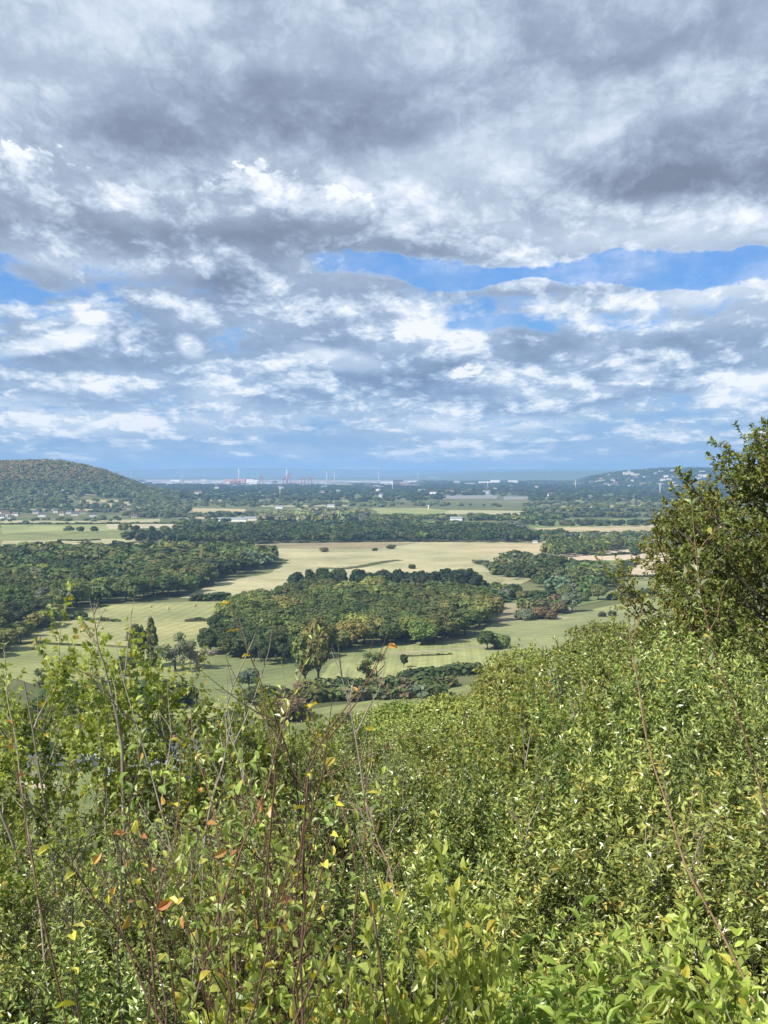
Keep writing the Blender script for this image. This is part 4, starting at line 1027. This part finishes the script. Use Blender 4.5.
# ------------------------------------------------------------ shrubs on the scarp, leaf by leaf
def unit(v): return v / np.maximum(np.linalg.norm(v, axis=-1, keepdims=True), 1e-9)

class Plant:
    "grows stems as tubes and hangs real leaves on the last twigs"
    def __init__(s, seed): s.r = np.random.default_rng(seed); s.tv = []; s.tf = []; s.tn = 0; s.lp = []; s.ld = []; s.ln = []; s.ls = []; s.la = []; s.lb = []
    def tube(s, P, R, n=4):
        P = np.asarray(P); d = np.gradient(P, axis=0); d = unit(d)
        ref = np.array([.37, .61, .70]); u = unit(np.cross(d, ref)); w = np.cross(d, u)
        a = 2 * np.pi * np.arange(n) / n
        V = P[:, None] + (u[:, None] * np.cos(a)[None, :, None] + w[:, None] * np.sin(a)[None, :, None]) * np.asarray(R)[:, None, None]
        m = len(P); i = np.arange(m - 1)[:, None] * n; k = np.arange(n)[None]
        f = np.stack([i + k, i + (k + 1) % n, i + n + (k + 1) % n, i + n + k], -1).reshape(-1, 4) + s.tn
        s.tv.append(V.reshape(-1, 3)); s.tf.append(f); s.tn += m * n
    def path(s, p, d, L, wob=.12, up=.05, k=6, droop=0.0):
        P = [np.array(p, float)]; d = np.array(d, float)
        for i in range(k):
            d = unit(d + s.r.normal(size=3) * wob + np.array([0, 0, up - droop * i / k])); P.append(P[-1] + d * L / k)
        return np.array(P)
    def leaves(s, P, n, size, t0=.15, spread=.9, upb=.25, age=0.0, odd=0.0, tuft=0):
        r = s.r; t = np.concatenate([np.linspace(t0, 1, n), np.full(tuft, 1.0)]); n = len(t); k = t * (len(P) - 1); i = np.minimum(k.astype(int), len(P) - 2); f = (k - i)[:, None]
        pos = P[i] * (1 - f) + P[i + 1] * f; ax = unit(P[i + 1] - P[i])
        side = unit(np.cross(ax, r.normal(size=(n, 3))))
        dr = unit(ax * (1 - spread * .5) + side * spread + np.array([0, 0, upb]) + r.normal(size=(n, 3)) * .12)
        nr = r.normal(size=(n, 3)) * .5 + np.array([0, 0, .8]); nr = unit(nr - dr * np.einsum('ij,ij->i', nr, dr)[:, None])
        s.lp.append(pos); s.ld.append(dr); s.ln.append(nr); s.ls.append(size * r.uniform(.6, 1.25, n) * (1 - .3 * t))
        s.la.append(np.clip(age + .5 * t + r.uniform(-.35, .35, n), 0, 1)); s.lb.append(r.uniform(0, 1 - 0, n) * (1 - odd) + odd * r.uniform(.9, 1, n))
    def stem_mesh(s, mat):
        V = np.concatenate(s.tv); Fq = np.concatenate(s.tf)
        return mesh_np('stems', V, Fq, [4] * len(Fq), M[mat], smooth=True)
    def leaf_mesh(s, mat, wid=.5, shape=0, fold=.18, droop=.12, name='foliage'):
        p = np.concatenate(s.lp); d = np.concatenate(s.ld); n = np.concatenate(s.ln); L = np.concatenate(s.ls); w = np.cross(n, d); ta = np.concatenate(s.la); tb = np.concatenate(s.lb)
        if shape == 0:
            T = [(0, 0, 0), (.42, -.5, fold), (1, 0, -droop), (.42, .5, fold), (.48, 0, 0)]; FF = [(0, 1, 4), (1, 2, 4), (2, 3, 4), (3, 0, 4)]
        elif shape == 1:
            T = [(0, 0, 0), (.22, -.36, fold * .8), (.55, -.5, fold), (.82, -.28, fold * .5 - droop * .6), (1, 0, -droop), (.82, .28, fold * .5 - droop * .6), (.55, .5, fold), (.22, .36, fold * .8), (.35, 0, 0), (.7, 0, -.02)]
            FF = [(0, 1, 8), (1, 2, 9, 8), (2, 3, 9), (3, 4, 9), (4, 5, 9), (5, 6, 9), (6, 7, 8, 9), (7, 0, 8)]
        else:      # lobed leaf
            T = [(0, 0, 0), (.18, -.22, .05), (.30, -.55, fold), (.45, -.25, .04), (.62, -.52, fold * .8), (.74, -.18, 0), (1, 0, -droop), (.74, .18, 0), (.62, .52, fold * .8), (.45, .25, .04), (.30, .55, fold), (.18, .22, .05), (.5, 0, -.02)]
            FF = [(i, i + 1, 12) for i in range(11)] + [(11, 0, 12)]
        T = np.array(T); m = len(T); N = len(p)
        crv = s.r.uniform(.5, 1.6, N)
        V = p[:, None] + d[:, None] * (T[:, 0] * L[:, None])[..., None] + w[:, None] * (T[:, 1] * wid * L[:, None])[..., None] + n[:, None] * (T[:, 2] * L[:, None] * crv[:, None])[..., None]
        per = np.array([i for f in FF for i in f]); lo = (per[None] + (np.arange(N) * m)[:, None]).ravel(); sz = np.tile([len(f) for f in FF], N)
        return mesh_np(name, V.reshape(-1, 3), lo, sz, M[mat], {'ta': np.repeat(ta, len(FF)), 'tb': np.repeat(tb, len(FF))})

def cone(r, d, ang):
    "direction turned away from d by about ang"
    q = unit(np.cross(d, r.normal(size=3))); return unit(np.array(d) * math.cos(ang) + q * math.sin(ang))

def grow_shrub(seed, H, W, stems=9, b1=9, b2=8, b3=5, leaf=.045, nl=13, twig=.34, up=.10, rs=.022, spread=.9, odd=0.0, age=.15, low=.2, wob=.10, tuft=2, lean=(0, 0)):
    P = Plant(seed); r = P.r; leaf0 = leaf
    for i in range(stems):
        a = 2 * math.pi * i / stems + r.uniform(-.4, .4); tilt = r.uniform(.05, 1.0) * math.atan2(W, H)
        d = np.array([math.sin(tilt) * math.cos(a) + lean[0], math.sin(tilt) * math.sin(a) + lean[1], math.cos(tilt)])
        L = H * r.uniform(.75, 1.0); p0 = np.array([math.cos(a) * .15 * W, math.sin(a) * .15 * W, -.1])
        A = P.path(p0, d, L, wob * .7, .03, 9); P.tube(A, np.linspace(rs, rs * .25, 10), 6)
        for j in range(b1):
            t = low + (1 - low) * (j + r.uniform(0, 1)) / b1; q = A[min(9, int(t * 9))]
            dd = cone(r, unit(A[min(9, int(t * 9) + 1)] - A[max(0, int(t * 9) - 1)]), r.uniform(.5, 1.05))
            LB = (1.05 - t * .6) * H * .36 * r.uniform(.6, 1.15); B = P.path(q, dd, LB, wob * 1.3, up, 6); P.tube(B, np.linspace(rs * .42, rs * .14, 7), 4)
            for k in range(b2):
                t2 = .2 + .8 * (k + r.uniform(0, 1)) / b2; k2 = min(6, int(t2 * 6)); q2 = B[k2]
                d2 = cone(r, unit(B[min(6, k2 + 1)] - B[max(0, k2 - 1)]), r.uniform(.4, 1.0))
                C_ = P.path(q2, d2, twig * r.uniform(.8, 1.7), wob * 1.3, up * 1.4, 4); P.tube(C_, np.linspace(rs * .16, rs * .07, 5), 3)
                P.leaves(C_, int(nl * .8), leaf0, spread=spread, odd=odd, age=age - .35)  # older inner leaves; their darker colour also paints shade into the shrub
                for m in range(b3):
                    d3 = cone(r, unit(C_[2] - C_[1]), r.uniform(.3, .9)); q3 = C_[1 + int(3.9 * (m + .5) / b3)] if b3 > 1 else C_[4]
                    E = P.path(q3, unit(d3 + np.array([0, 0, up * 3])), twig * r.uniform(.5, 1.1), wob, up, 3); P.tube(E, np.linspace(rs * .08, rs * .04, 4), 3)
                    P.leaves(E, nl, leaf0, spread=spread, odd=odd, age=age, tuft=tuft)
    return P

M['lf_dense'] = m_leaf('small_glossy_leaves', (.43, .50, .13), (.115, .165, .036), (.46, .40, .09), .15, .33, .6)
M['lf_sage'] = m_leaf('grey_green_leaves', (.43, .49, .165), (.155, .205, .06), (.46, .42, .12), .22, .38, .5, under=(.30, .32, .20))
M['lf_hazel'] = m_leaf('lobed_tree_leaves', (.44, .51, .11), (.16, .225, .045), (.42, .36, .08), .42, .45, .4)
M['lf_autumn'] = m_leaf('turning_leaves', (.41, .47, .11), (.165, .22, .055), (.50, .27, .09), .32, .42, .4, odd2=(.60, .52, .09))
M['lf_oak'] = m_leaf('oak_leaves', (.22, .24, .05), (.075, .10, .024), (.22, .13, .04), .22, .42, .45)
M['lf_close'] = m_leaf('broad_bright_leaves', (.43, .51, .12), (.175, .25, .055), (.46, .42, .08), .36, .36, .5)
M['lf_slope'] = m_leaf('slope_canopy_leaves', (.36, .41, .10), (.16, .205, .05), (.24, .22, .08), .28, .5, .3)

M['lf_dark'] = m_leaf('dark_glossy_leaves', (.30, .36, .085), (.075, .115, .028), (.40, .36, .09), .14, .32, .6)
SH = {}
def reg(kind, P, stemmat, leafmat, H, **kw): SH.setdefault(kind, []).append((P.stem_mesh(stemmat), P.leaf_mesh(leafmat, **kw), H))
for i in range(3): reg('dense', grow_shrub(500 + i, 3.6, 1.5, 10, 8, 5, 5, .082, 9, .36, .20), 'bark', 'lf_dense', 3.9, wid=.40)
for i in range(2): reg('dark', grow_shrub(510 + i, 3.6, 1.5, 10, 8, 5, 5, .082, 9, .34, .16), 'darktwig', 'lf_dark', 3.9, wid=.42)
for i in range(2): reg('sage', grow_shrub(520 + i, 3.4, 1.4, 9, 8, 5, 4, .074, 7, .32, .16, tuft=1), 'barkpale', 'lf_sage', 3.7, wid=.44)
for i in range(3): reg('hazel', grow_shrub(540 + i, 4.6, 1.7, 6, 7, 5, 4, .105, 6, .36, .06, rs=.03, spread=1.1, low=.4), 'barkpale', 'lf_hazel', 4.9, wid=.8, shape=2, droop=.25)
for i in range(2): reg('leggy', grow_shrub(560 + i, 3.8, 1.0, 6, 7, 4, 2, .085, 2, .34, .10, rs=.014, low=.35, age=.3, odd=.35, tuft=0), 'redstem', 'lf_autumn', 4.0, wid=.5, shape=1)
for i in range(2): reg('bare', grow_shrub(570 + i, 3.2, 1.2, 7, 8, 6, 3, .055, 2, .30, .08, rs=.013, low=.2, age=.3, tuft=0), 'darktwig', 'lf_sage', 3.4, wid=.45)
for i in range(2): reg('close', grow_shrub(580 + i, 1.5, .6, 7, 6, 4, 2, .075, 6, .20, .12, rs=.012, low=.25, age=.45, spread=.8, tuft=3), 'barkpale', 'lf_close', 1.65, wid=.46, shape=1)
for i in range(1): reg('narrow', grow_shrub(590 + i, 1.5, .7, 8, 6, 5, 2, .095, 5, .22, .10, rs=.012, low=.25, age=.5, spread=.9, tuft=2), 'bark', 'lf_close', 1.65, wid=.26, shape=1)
def slope_tree(seed):
    P = Plant(seed); r = P.r
    lob = lobes_round(random.Random(seed), 1, .55, 12, .1); C = np.array([l[0] for l in lob]) * 10; R = np.array([l[1] for l in lob]) * 10
    n = 26000; w = R[:, 0] ** 2; w /= w.sum(); k = r.choice(len(lob), n, p=w); d = r.normal(size=(n, 3)); d[:, 2] += .3; d = unit(d)
    clump = 1 + .10 * np.sin(d[:, 0] * 11 + k) * np.sin(d[:, 1] * 9 + k * 2) + .08 * np.sin(d[:, 2] * 13)
    p = C[k] + d * R[k] * (clump * r.uniform(.82, 1.06, n))[:, None]
    nn = unit(d * .9 + r.normal(size=(n, 3)) * .5); dr = unit(np.cross(nn, r.normal(size=(n, 3))))
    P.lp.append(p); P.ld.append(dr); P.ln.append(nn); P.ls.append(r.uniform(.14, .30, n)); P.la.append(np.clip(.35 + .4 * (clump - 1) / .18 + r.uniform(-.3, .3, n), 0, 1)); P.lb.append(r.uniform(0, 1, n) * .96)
    for i in range(12):
        q = C[r.integers(len(lob))]; A = P.path((0, 0, 2.5), unit(q - np.array([0, 0, 2.5])), np.linalg.norm(q), .06, 0, 5); P.tube(A, np.linspace(.12, .03, 6), 5)
    P.tube(np.array([(0, 0, -.5), (.1, 0, 1.5), (0, .1, 3.2), (0, 0, 5)]), np.array([.28, .22, .18, .08]), 7)
    return P
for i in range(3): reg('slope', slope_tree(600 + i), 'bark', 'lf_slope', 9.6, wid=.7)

def shrub(X, Y, D, kind, label, group=None, cat='shrub', name='shrub', i=None, wide=1.0, rot=None, crown='foliage'):
    "a shrub whose top shows at pixel (X, Y) and which stands D metres away"
    x = (X - 384) / F * D; y = D; zt = CAMZ - (Y - HY) / F * D; zg = float(hgt(x, y))
    st, lf, H = SH[kind][RND.randrange(len(SH[kind])) if i is None else i]
    sc = max(.45, (zt - zg) / H)
    e = empty(name, (x, y, zg), RND.uniform(0, 6.28) if rot is None else rot, (sc * wide, sc * wide, sc)); tag(e, label, cat, group)
    link('stems', st, e); link(crown, lf, e)
    return e

GS = 'leafy trees on the slope below'
for X, Y, D, t in [(640, 628, 95, 'slope tree highest up beside the right hand meadow'), (600, 642, 88, 'slope tree left of the highest one'), (560, 655, 84, 'light green slope tree under the meadow corner'), (520, 668, 80, 'slope tree above the dense shrubs, centre right'),
                   (478, 690, 78, 'slope tree right of the brown hedge'), (440, 702, 80, 'slope tree at the end of the brown hedge'), (400, 714, 76, 'slope tree in the centre, low'), (362, 722, 74, 'leftmost of the slope trees'), (690, 625, 85, 'slope tree behind the oak'),
                   (740, 618, 85, 'slope tree hidden behind the oak, far right'), (620, 668, 60, 'nearer bright slope tree'), (560, 688, 56, 'nearer slope tree in front of the meadow corner one'), (500, 706, 54, 'nearer slope tree, centre right'), (445, 728, 52, 'nearer slope tree, centre'),
                   (400, 745, 50, 'nearer slope tree, low in the centre'), (670, 650, 58, 'nearer slope tree below the oak'), (730, 645, 56, 'nearer slope tree at the right edge'), (345, 762, 52, 'low slope tree left of centre'), (300, 775, 60, 'low slope tree beside the gap'),
                   (530, 712, 38, 'closest slope tree, right of centre'), (460, 745, 36, 'closest slope tree, centre'), (610, 690, 38, 'closest slope tree, right'), (700, 670, 38, 'closest slope tree, far right')]:
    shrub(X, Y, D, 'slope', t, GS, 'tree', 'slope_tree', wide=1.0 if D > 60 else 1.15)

def oak_plant(seed):
    P = Plant(seed); r = P.r
    T = P.path((0, 0, -.2), (0, 0, 1), 8.4, .05, .1, 10); P.tube(T, np.linspace(.17, .02, 11), 8)
    for j in range(44):
        t = .34 + .66 * (j + .5) / 44; q = T[min(9, int(t * 10))] * (1 - (t * 10) % 1) + T[min(10, int(t * 10) + 1)] * ((t * 10) % 1)
        L = float(np.interp(t, [.34, .5, .7, .85, 1.0], [2.6, 3.2, 2.7, 1.7, .5])) * r.uniform(.75, 1.12); a = j * 2.4 + r.uniform(-.4, .4); el_ = .15 + t * .6
        A = P.path(q, (math.cos(a), math.sin(a), el_), L, .10, .04, 7); P.tube(A, np.linspace(.05 * (1.1 - t * .7), .010, 8), 5)
        for k in range(14):
            k2 = 1 + int(6 * (k + r.uniform(0, .99)) / 14); d = cone(r, unit(A[min(7, k2 + 1)] - A[k2 - 1]), r.uniform(.5, 1.1)); B = P.path(A[k2], d, r.uniform(.35, .8), .14, .04, 4); P.tube(B, np.linspace(.011, .004, 5), 3)
            for m in range(4):
                C_ = P.path(B[1 + m], cone(r, unit(B[4] - B[0]), r.uniform(.3, .9)), r.uniform(.15, .32), .12, .02, 3); P.tube(C_, np.linspace(.004, .002, 4), 3)
                P.leaves(C_, 7, .125, t0=.3, spread=.9, upb=.05, age=.25, tuft=4)
    return P
reg('oak', oak_plant(700), 'bark', 'lf_oak', 8.6, wid=.62, shape=2, droop=.2)
def oak(X, Y, D, label, wide=1.0, rot=0.0):
    e = shrub(X, Y, D, 'oak', label, None, 'oak', 'oak_tree', 0, wide, rot, 'crown')
    for c in e.children:
        if c.name.startswith('stems'): c.name = 'trunk'
    return e
oak(800, 442, 19, 'dark oak rising above the horizon at the right edge', 1.0, .5)
oak(712, 500, 23, 'lower dark oak in front of the first, left of the cane', .9, 1.4)
oak(900, 440, 22, 'second oak outside the right edge, behind the first', 1.1, 2.2)

ORD = ['first', 'second', 'third', 'fourth', 'fifth', 'sixth', 'seventh', 'eighth', 'ninth', 'tenth', 'eleventh', 'twelfth']
def row(D, where, grp, lst):
    "a row of shrubs: (pixel column, pixel row of the top, kind, width factor)"
    Y0 = [0, 16, -12, 24, -6, 10, -16]
    tx = {'dark': 'dark green glossy-leaved shrub', 'dense': 'small-leaved green shrub', 'sage': 'grey green shrub with pale twigs', 'hazel': 'light green bush with whitish branches', 'leggy': 'reddish sapling with yellow leaves',
          'bare': 'half bare dark-twigged bush', 'close': 'bright shrub with broad upright leaves', 'narrow': 'low shrub with long narrow leaves'}
    for k, (X, Y, kind, w_) in enumerate(lst):
        shrub(X, Y + (Y0[(k * 3 + int(D)) % 7] if D > 4 else 0), D * (1 + .05 * math.sin(k * 2.3 + D)), kind, f'{tx[kind]}, {ORD[k]} from the left {where}', grp, wide=w_)
row(27, 'in the farthest thicket row', 'thicket of the scarp, farthest row', [(330, 740, 'dense', 1.2), (400, 752, 'dense', 1.3), (470, 728, 'dense', 1.3), (540, 700, 'dense', 1.3), (590, 672, 'dense', 1.3), (640, 640, 'dense', 1.3), (700, 628, 'dense', 1.3), (760, 618, 'dense', 1.3)])
row(19, 'in the fifth thicket row', 'thicket of the scarp, fifth row', [(270, 700, 'hazel', .9), (365, 755, 'dense', 1.2), (425, 740, 'dense', 1.2), (480, 718, 'dense', 1.1), (535, 690, 'dark', .9), (585, 664, 'dense', .9), (640, 642, 'dark', .9), (690, 622, 'dense', 1.1), (745, 606, 'dense', 1.1), (800, 600, 'dense', 1.1)])
row(13.5, 'in the fourth thicket row', 'thicket of the scarp, fourth row', [(8, 665, 'hazel', .6), (112, 614, 'hazel', .85), (238, 655, 'hazel', .7), (300, 672, 'hazel', .7), (345, 745, 'sage', .9), (415, 730, 'sage', 1.0), (485, 712, 'dense', .9), (560, 680, 'hazel', .8), (628, 664, 'dense', .95), (700, 632, 'sage', 1.0), (770, 622, 'dense', 1.1)])
row(10, 'in the middle thicket row', 'thicket of the scarp, middle row', [(10, 815, 'sage', .9), (85, 770, 'bare', .7), (170, 800, 'sage', 1.0), (245, 790, 'hazel', .8), (300, 720, 'bare', .9), (375, 800, 'dark', .95), (450, 765, 'dark', .95), (530, 735, 'dense', .85), (610, 700, 'dark', .85), (690, 670, 'dense', .95), (775, 660, 'dense', 1.1)])
row(7, 'in the third thicket row', 'thicket of the scarp, third row', [(-10, 810, 'hazel', 1.0), (70, 850, 'dense', 1.0), (140, 800, 'bare', 1.1), (210, 850, 'dense', .9), (290, 830, 'bare', 1.1), (365, 870, 'dark', 1.05), (455, 850, 'dark', 1.05), (545, 800, 'dense', 1.0), (635, 775, 'dark', 1.0), (715, 740, 'dense', 1.0), (790, 730, 'dense', 1.1)])
row(5, 'in the second thicket row', 'thicket of the scarp, second row', [(0, 905, 'dense', 1.1), (75, 850, 'bare', 1.0), (160, 920, 'dark', 1.1), (205, 690, 'leggy', .9), (280, 642, 'leggy', .9), (330, 900, 'bare', 1.2), (430, 915, 'dark', 1.05), (530, 880, 'dense', 1.0), (630, 850, 'dense', 1.05), (720, 830, 'dark', 1.0), (800, 800, 'dense', 1.2)])
row(3.4, 'at the bottom edge', 'shrubs at the foot of the picture', [(40, 985, 'dense', 1.1), (215, 760, 'leggy', .8), (240, 990, 'close', 1.0), (400, 868, 'close', .6), (340, 985, 'close', .9), (460, 985, 'close', .8), (580, 1000, 'narrow', 1.1), (650, 955, 'narrow', 1.0), (725, 962, 'narrow', 1.1), (790, 960, 'close', 1.0)])

def cane(pts, D, rad, label, leaves=8, mat='cane', seed=1):
    "one long arching cane through the given pixels"
    P = Plant(seed); W_ = []
    for i, (X, Y) in enumerate(pts):
        d = D[0] + (D[1] - D[0]) * i / (len(pts) - 1); W_.append(((X - 384) / F * d, d, CAMZ - (Y - HY) / F * d))
    W_ = np.array(W_); t = np.linspace(0, len(W_) - 1, 24)
    A = np.stack([np.interp(t, range(len(W_)), W_[:, c]) for c in range(3)], -1)
    A[1:-1] += P.r.normal(size=(22, 3)) * .012
    for _ in range(4): A[1:-1] = (A[:-2] + A[1:-1] * 2 + A[2:]) / 4
    o = A[0].copy(); A -= o; A = A + 0
    P.tube(A, np.linspace(rad, rad * .35, 24), 6)
    e = empty('cane', tuple(o)); tag(e, label, 'cane', 'long canes above the thicket')
    P.leaves(A[16:], leaves, .05, t0=.3, spread=.9, tuft=4, age=.6)
    for k in range(3, 22, 2):
        B = P.path(A[k], cone(P.r, unit(A[k + 1] - A[k]), .7), P.r.uniform(.06, .22), .15, .1, 3); P.tube(B, np.linspace(rad * .45, rad * .2, 4), 3); P.leaves(B, 2, .045, t0=.6, tuft=1, age=.5)
    link('stem', P.stem_mesh(mat), e); link('foliage', P.leaf_mesh('lf_sage', wid=.42), e)
cane([(800, 930), (782, 850), (768, 795), (752, 745), (730, 690), (712, 640), (700, 585), (692, 505)], (4.2, 4.0), .0045, 'long pale brown cane crossing the oak at the right', seed=31)
cane([(760, 1010), (722, 930), (690, 880), (664, 800), (648, 740), (637, 670), (628, 612)], (3.4, 3.9), .004, 'long pale brown cane left of the oak', seed=32)
cane([(400, 1010), (395, 900), (380, 850), (365, 800)], (3.2, 3.6), .0032, 'short cane in front of the dark shrub in the centre', seed=33, leaves=4)
cane([(118, 1040), (114, 960), (118, 880), (128, 800), (140, 740)], (3.6, 4.2), .0042, 'dark upright stem in the lower left', mat='darktwig', seed=34, leaves=3)
cane([(236, 1040), (232, 940), (216, 840), (198, 760), (190, 715)], (3.8, 4.6), .0045, 'reddish upright stem left of the autumn leaves', mat='redstem', seed=35, leaves=4)
cane([(192, 1010), (222, 900), (262, 800), (292, 705), (312, 640)], (3.7, 4.4), .0045, 'reddish slanting stem bearing autumn leaves', mat='redstem', seed=36, leaves=5)
cane([(44, 1010), (36, 920), (20, 800), (8, 720), (2, 650)], (6, 7), .006, 'whitish bare stem at the left edge', mat='barkpale', seed=37, leaves=3)
# fallen leaves, moss and low growth between the stems
P = Plant(801); n = 60000; r_ = P.r
yy = r_.uniform(1.2, 34, n) ** 1.0; xx = r_.uniform(-.42, .42, n) * yy * 1.15; zz = hgt(xx, yy) + .03 + r_.uniform(0, .35, n) * r_.uniform(0, 1, n)
P.lp.append(np.stack([xx, yy, zz], -1)); P.ld.append(unit(r_.normal(size=(n, 3)) + np.array([0, 0, .5]))); P.ln.append(unit(r_.normal(size=(n, 3)) + np.array([0, -.3, 1.0])))
P.ls.append(r_.uniform(.05, .14, n)); P.la.append(r_.uniform(0, .8, n)); P.lb.append(r_.uniform(0, 1, n))
P.ln[0] = unit(P.ln[0] - P.ld[0] * np.einsum('ij,ij->i', P.ln[0], P.ld[0])[:, None])
tag(link('undergrowth', P.leaf_mesh('lf_dense', wid=.4, name='undergrowth')), 'low leafy undergrowth covering the ground of the scarp', 'undergrowth', kind='stuff')

def rooted(P, down, rad, p0=(0, 0, 0)):
    "carries a stem on down to the ground it grows from"
    down = max(.2, down); k = 6; q = np.zeros((k, 3)); q[:, 2] = np.linspace(-down, 0, k); q[1:-1, :2] += P.r.normal(size=(k - 2, 2)) * .03; q += np.array(p0)
    P.tube(q, np.linspace(rad * 1.25, rad, k), 5)

# big coloured leaves that catch the eye at the left: each a sprig of its own
def sprig(X, Y, D, col, label, n=3, size=.043):
    P = Plant(int(X * 7 + Y)); d = ray(X, Y); p = Vector((0, 0, CAMZ)) + d * D
    A = P.path((0, 0, -.45), unit(np.array([P.r.uniform(-.3, .3), P.r.uniform(-.2, .2), 1.0])), .5, .12, .0, 6); P.tube(A, np.linspace(.003, .0012, 7), 4)
    rooted(P, p.z - .45 - float(hgt(p.x, p.y)), .003, (0, 0, -.45))
    P.leaves(A[3:], n, size, t0=.35, spread=1.0, upb=-.15, age=.6, tuft=1); P.lb = [np.full_like(x, {'yellow': .95, 'orange': .99}[col]) for x in P.lb]
    o = empty('sprig', tuple(p)); tag(o, label, 'sprig', 'sprigs with autumn leaves'); link('twig', P.stem_mesh('redstem'), o); link('leaves', P.leaf_mesh('lf_autumn', wid=.5, shape=1), o)
for X, Y, D, c, t in [(275, 614, 3.4, 'yellow', 'yellow leaf pair standing highest, left of the middle wood'), (306, 640, 3.4, 'orange', 'orange and brown leaves hanging in front of the middle wood'), (150, 764, 3.0, 'yellow', 'yellow leaf before the farm roofs'),
                      (36, 738, 3.6, 'orange', 'pinkish orange leaves at the left edge'), (165, 822, 2.8, 'yellow', 'long yellow leaf above the orange star leaf'), (145, 840, 2.9, 'orange', 'orange star shaped leaf at lower left'), (172, 850, 2.8, 'orange', 'orange folded leaf beside the reddish stem'),
                      (230, 812, 3.0, 'orange', 'orange leaf on the slanting stem'), (183, 868, 2.7, 'orange', 'broad orange leaf low on the reddish stem'), (300, 790, 3.0, 'yellow', 'yellow and red leaf right of the slanting stem'), (293, 808, 3.0, 'yellow', 'wide yellow leaf under the red one'),
                      (190, 942, 2.5, 'yellow', 'bright yellow leaf near the bottom left'), (98, 945, 2.6, 'yellow', 'yellow leaf cluster low at the left'), (172, 915, 2.6, 'yellow', 'two yellow leaves on the bottom left twigs'), (375, 752, 3.2, 'yellow', 'small yellow leaf in the centre'),
                      (357, 722, 3.2, 'yellow', 'yellow green leaf hanging in the centre'), (265, 910, 2.7, 'yellow', 'yellow leaf at the left of the bright shrub'), (234, 900, 2.7, 'yellow', 'pale yellow leaf group by the slanting stem')]:
    sprig(X, Y, D, c, t)
# pale bare twigs at the left and centre
def bare_twigs(X, Y, D, H, label, seed, mat='barkpale'):
    P = Plant(seed); r = P.r; x = (X - 384) / F * D; zt = CAMZ - (Y - HY) / F * D
    A = P.path((0, 0, 0), unit(np.array([r.uniform(-.3, .3), r.uniform(-.2, .2), 1])), H, .07, .02, 9); P.tube(A, np.linspace(.007, .0015, 10) * D / 5, 5)
    for k in range(2, 9):
        B = P.path(A[k], cone(r, unit(A[k + 1] - A[k - 1]), r.uniform(.4, .9)), H * r.uniform(.12, .35), .12, .06, 5); P.tube(B, np.linspace(.0035, .001, 6) * D / 5, 4)
        for m in range(2):
            C_ = P.path(B[1 + m * 2], cone(r, unit(B[3] - B[1]), .7), H * r.uniform(.05, .14), .12, .05, 3); P.tube(C_, np.linspace(.002, .0008, 4) * D / 5, 3)
        P.leaves(B, 2, .04, t0=.6)
    rooted(P, zt - H * .95 - float(hgt(x, D)), .007 * D / 5)
    o = empty('bare_branch', (x, D, zt - H * .95)); tag(o, label, 'branch', 'bare branches standing in the thicket'); link('twigs', P.stem_mesh(mat), o); link('foliage', P.leaf_mesh('lf_sage', wid=.45), o)
for k, (X, Y, D, H, m_, t) in enumerate([(12, 680, 9, 1.4, 'barkpale', 'whitish forked branch at the left edge before the trees'), (195, 712, 8, 1.3, 'barkpale', 'pale curved branch right of the poplars'),
        (205, 650, 7, 2.4, 'barkpale', 'thin pale twig by the telegraph pole'), (318, 672, 7, 2.2, 'barkpale', 'pale forked twig in front of the light green tree'), (385, 660, 8, 1.8, 'barkpale', 'bent pale twig over the pale meadow'), (505, 705, 11, 2.2, 'barkpale', 'whitish bare twig in the right hand shrubs'),
        (246, 668, 5, 1.5, 'redstem', 'thin reddish twig rising above the hedge'), (292, 672, 5, 1.4, 'darktwig', 'thin dark twig beside the reddish one'), (60, 855, 5, 1.4, 'darktwig', 'dark bare branch in the lower left shrubs'), (40, 900, 4, 1.1, 'darktwig', 'dark forked branch at the bottom left'),
        (175, 870, 4, 1.3, 'barkpale', 'pale bare twigs among the autumn leaves'), (280, 880, 5, 1.3, 'darktwig', 'dark twiggy branch left of the bright shrub'), (330, 800, 6, 1.6, 'barkpale', 'pale twig at the left of the dark shrub'), (560, 790, 7, 1.3, 'barkpale', 'pale twig in the middle of the right shrubs'),
        (610, 870, 5.5, 1.1, 'barkpale', 'short pale branch low in the right shrubs'), (668, 840, 5.5, 1.3, 'barkpale', 'pale forked branch beside the long cane'), (735, 850, 5, 1.3, 'barkpale', 'pale branch low at the right edge'), (120, 600, 12, 1.6, 'barkpale', 'pale twig topping the tallest bush at left')]):
    bare_twigs(X, Y, D, H, t, 900 + k, m_)
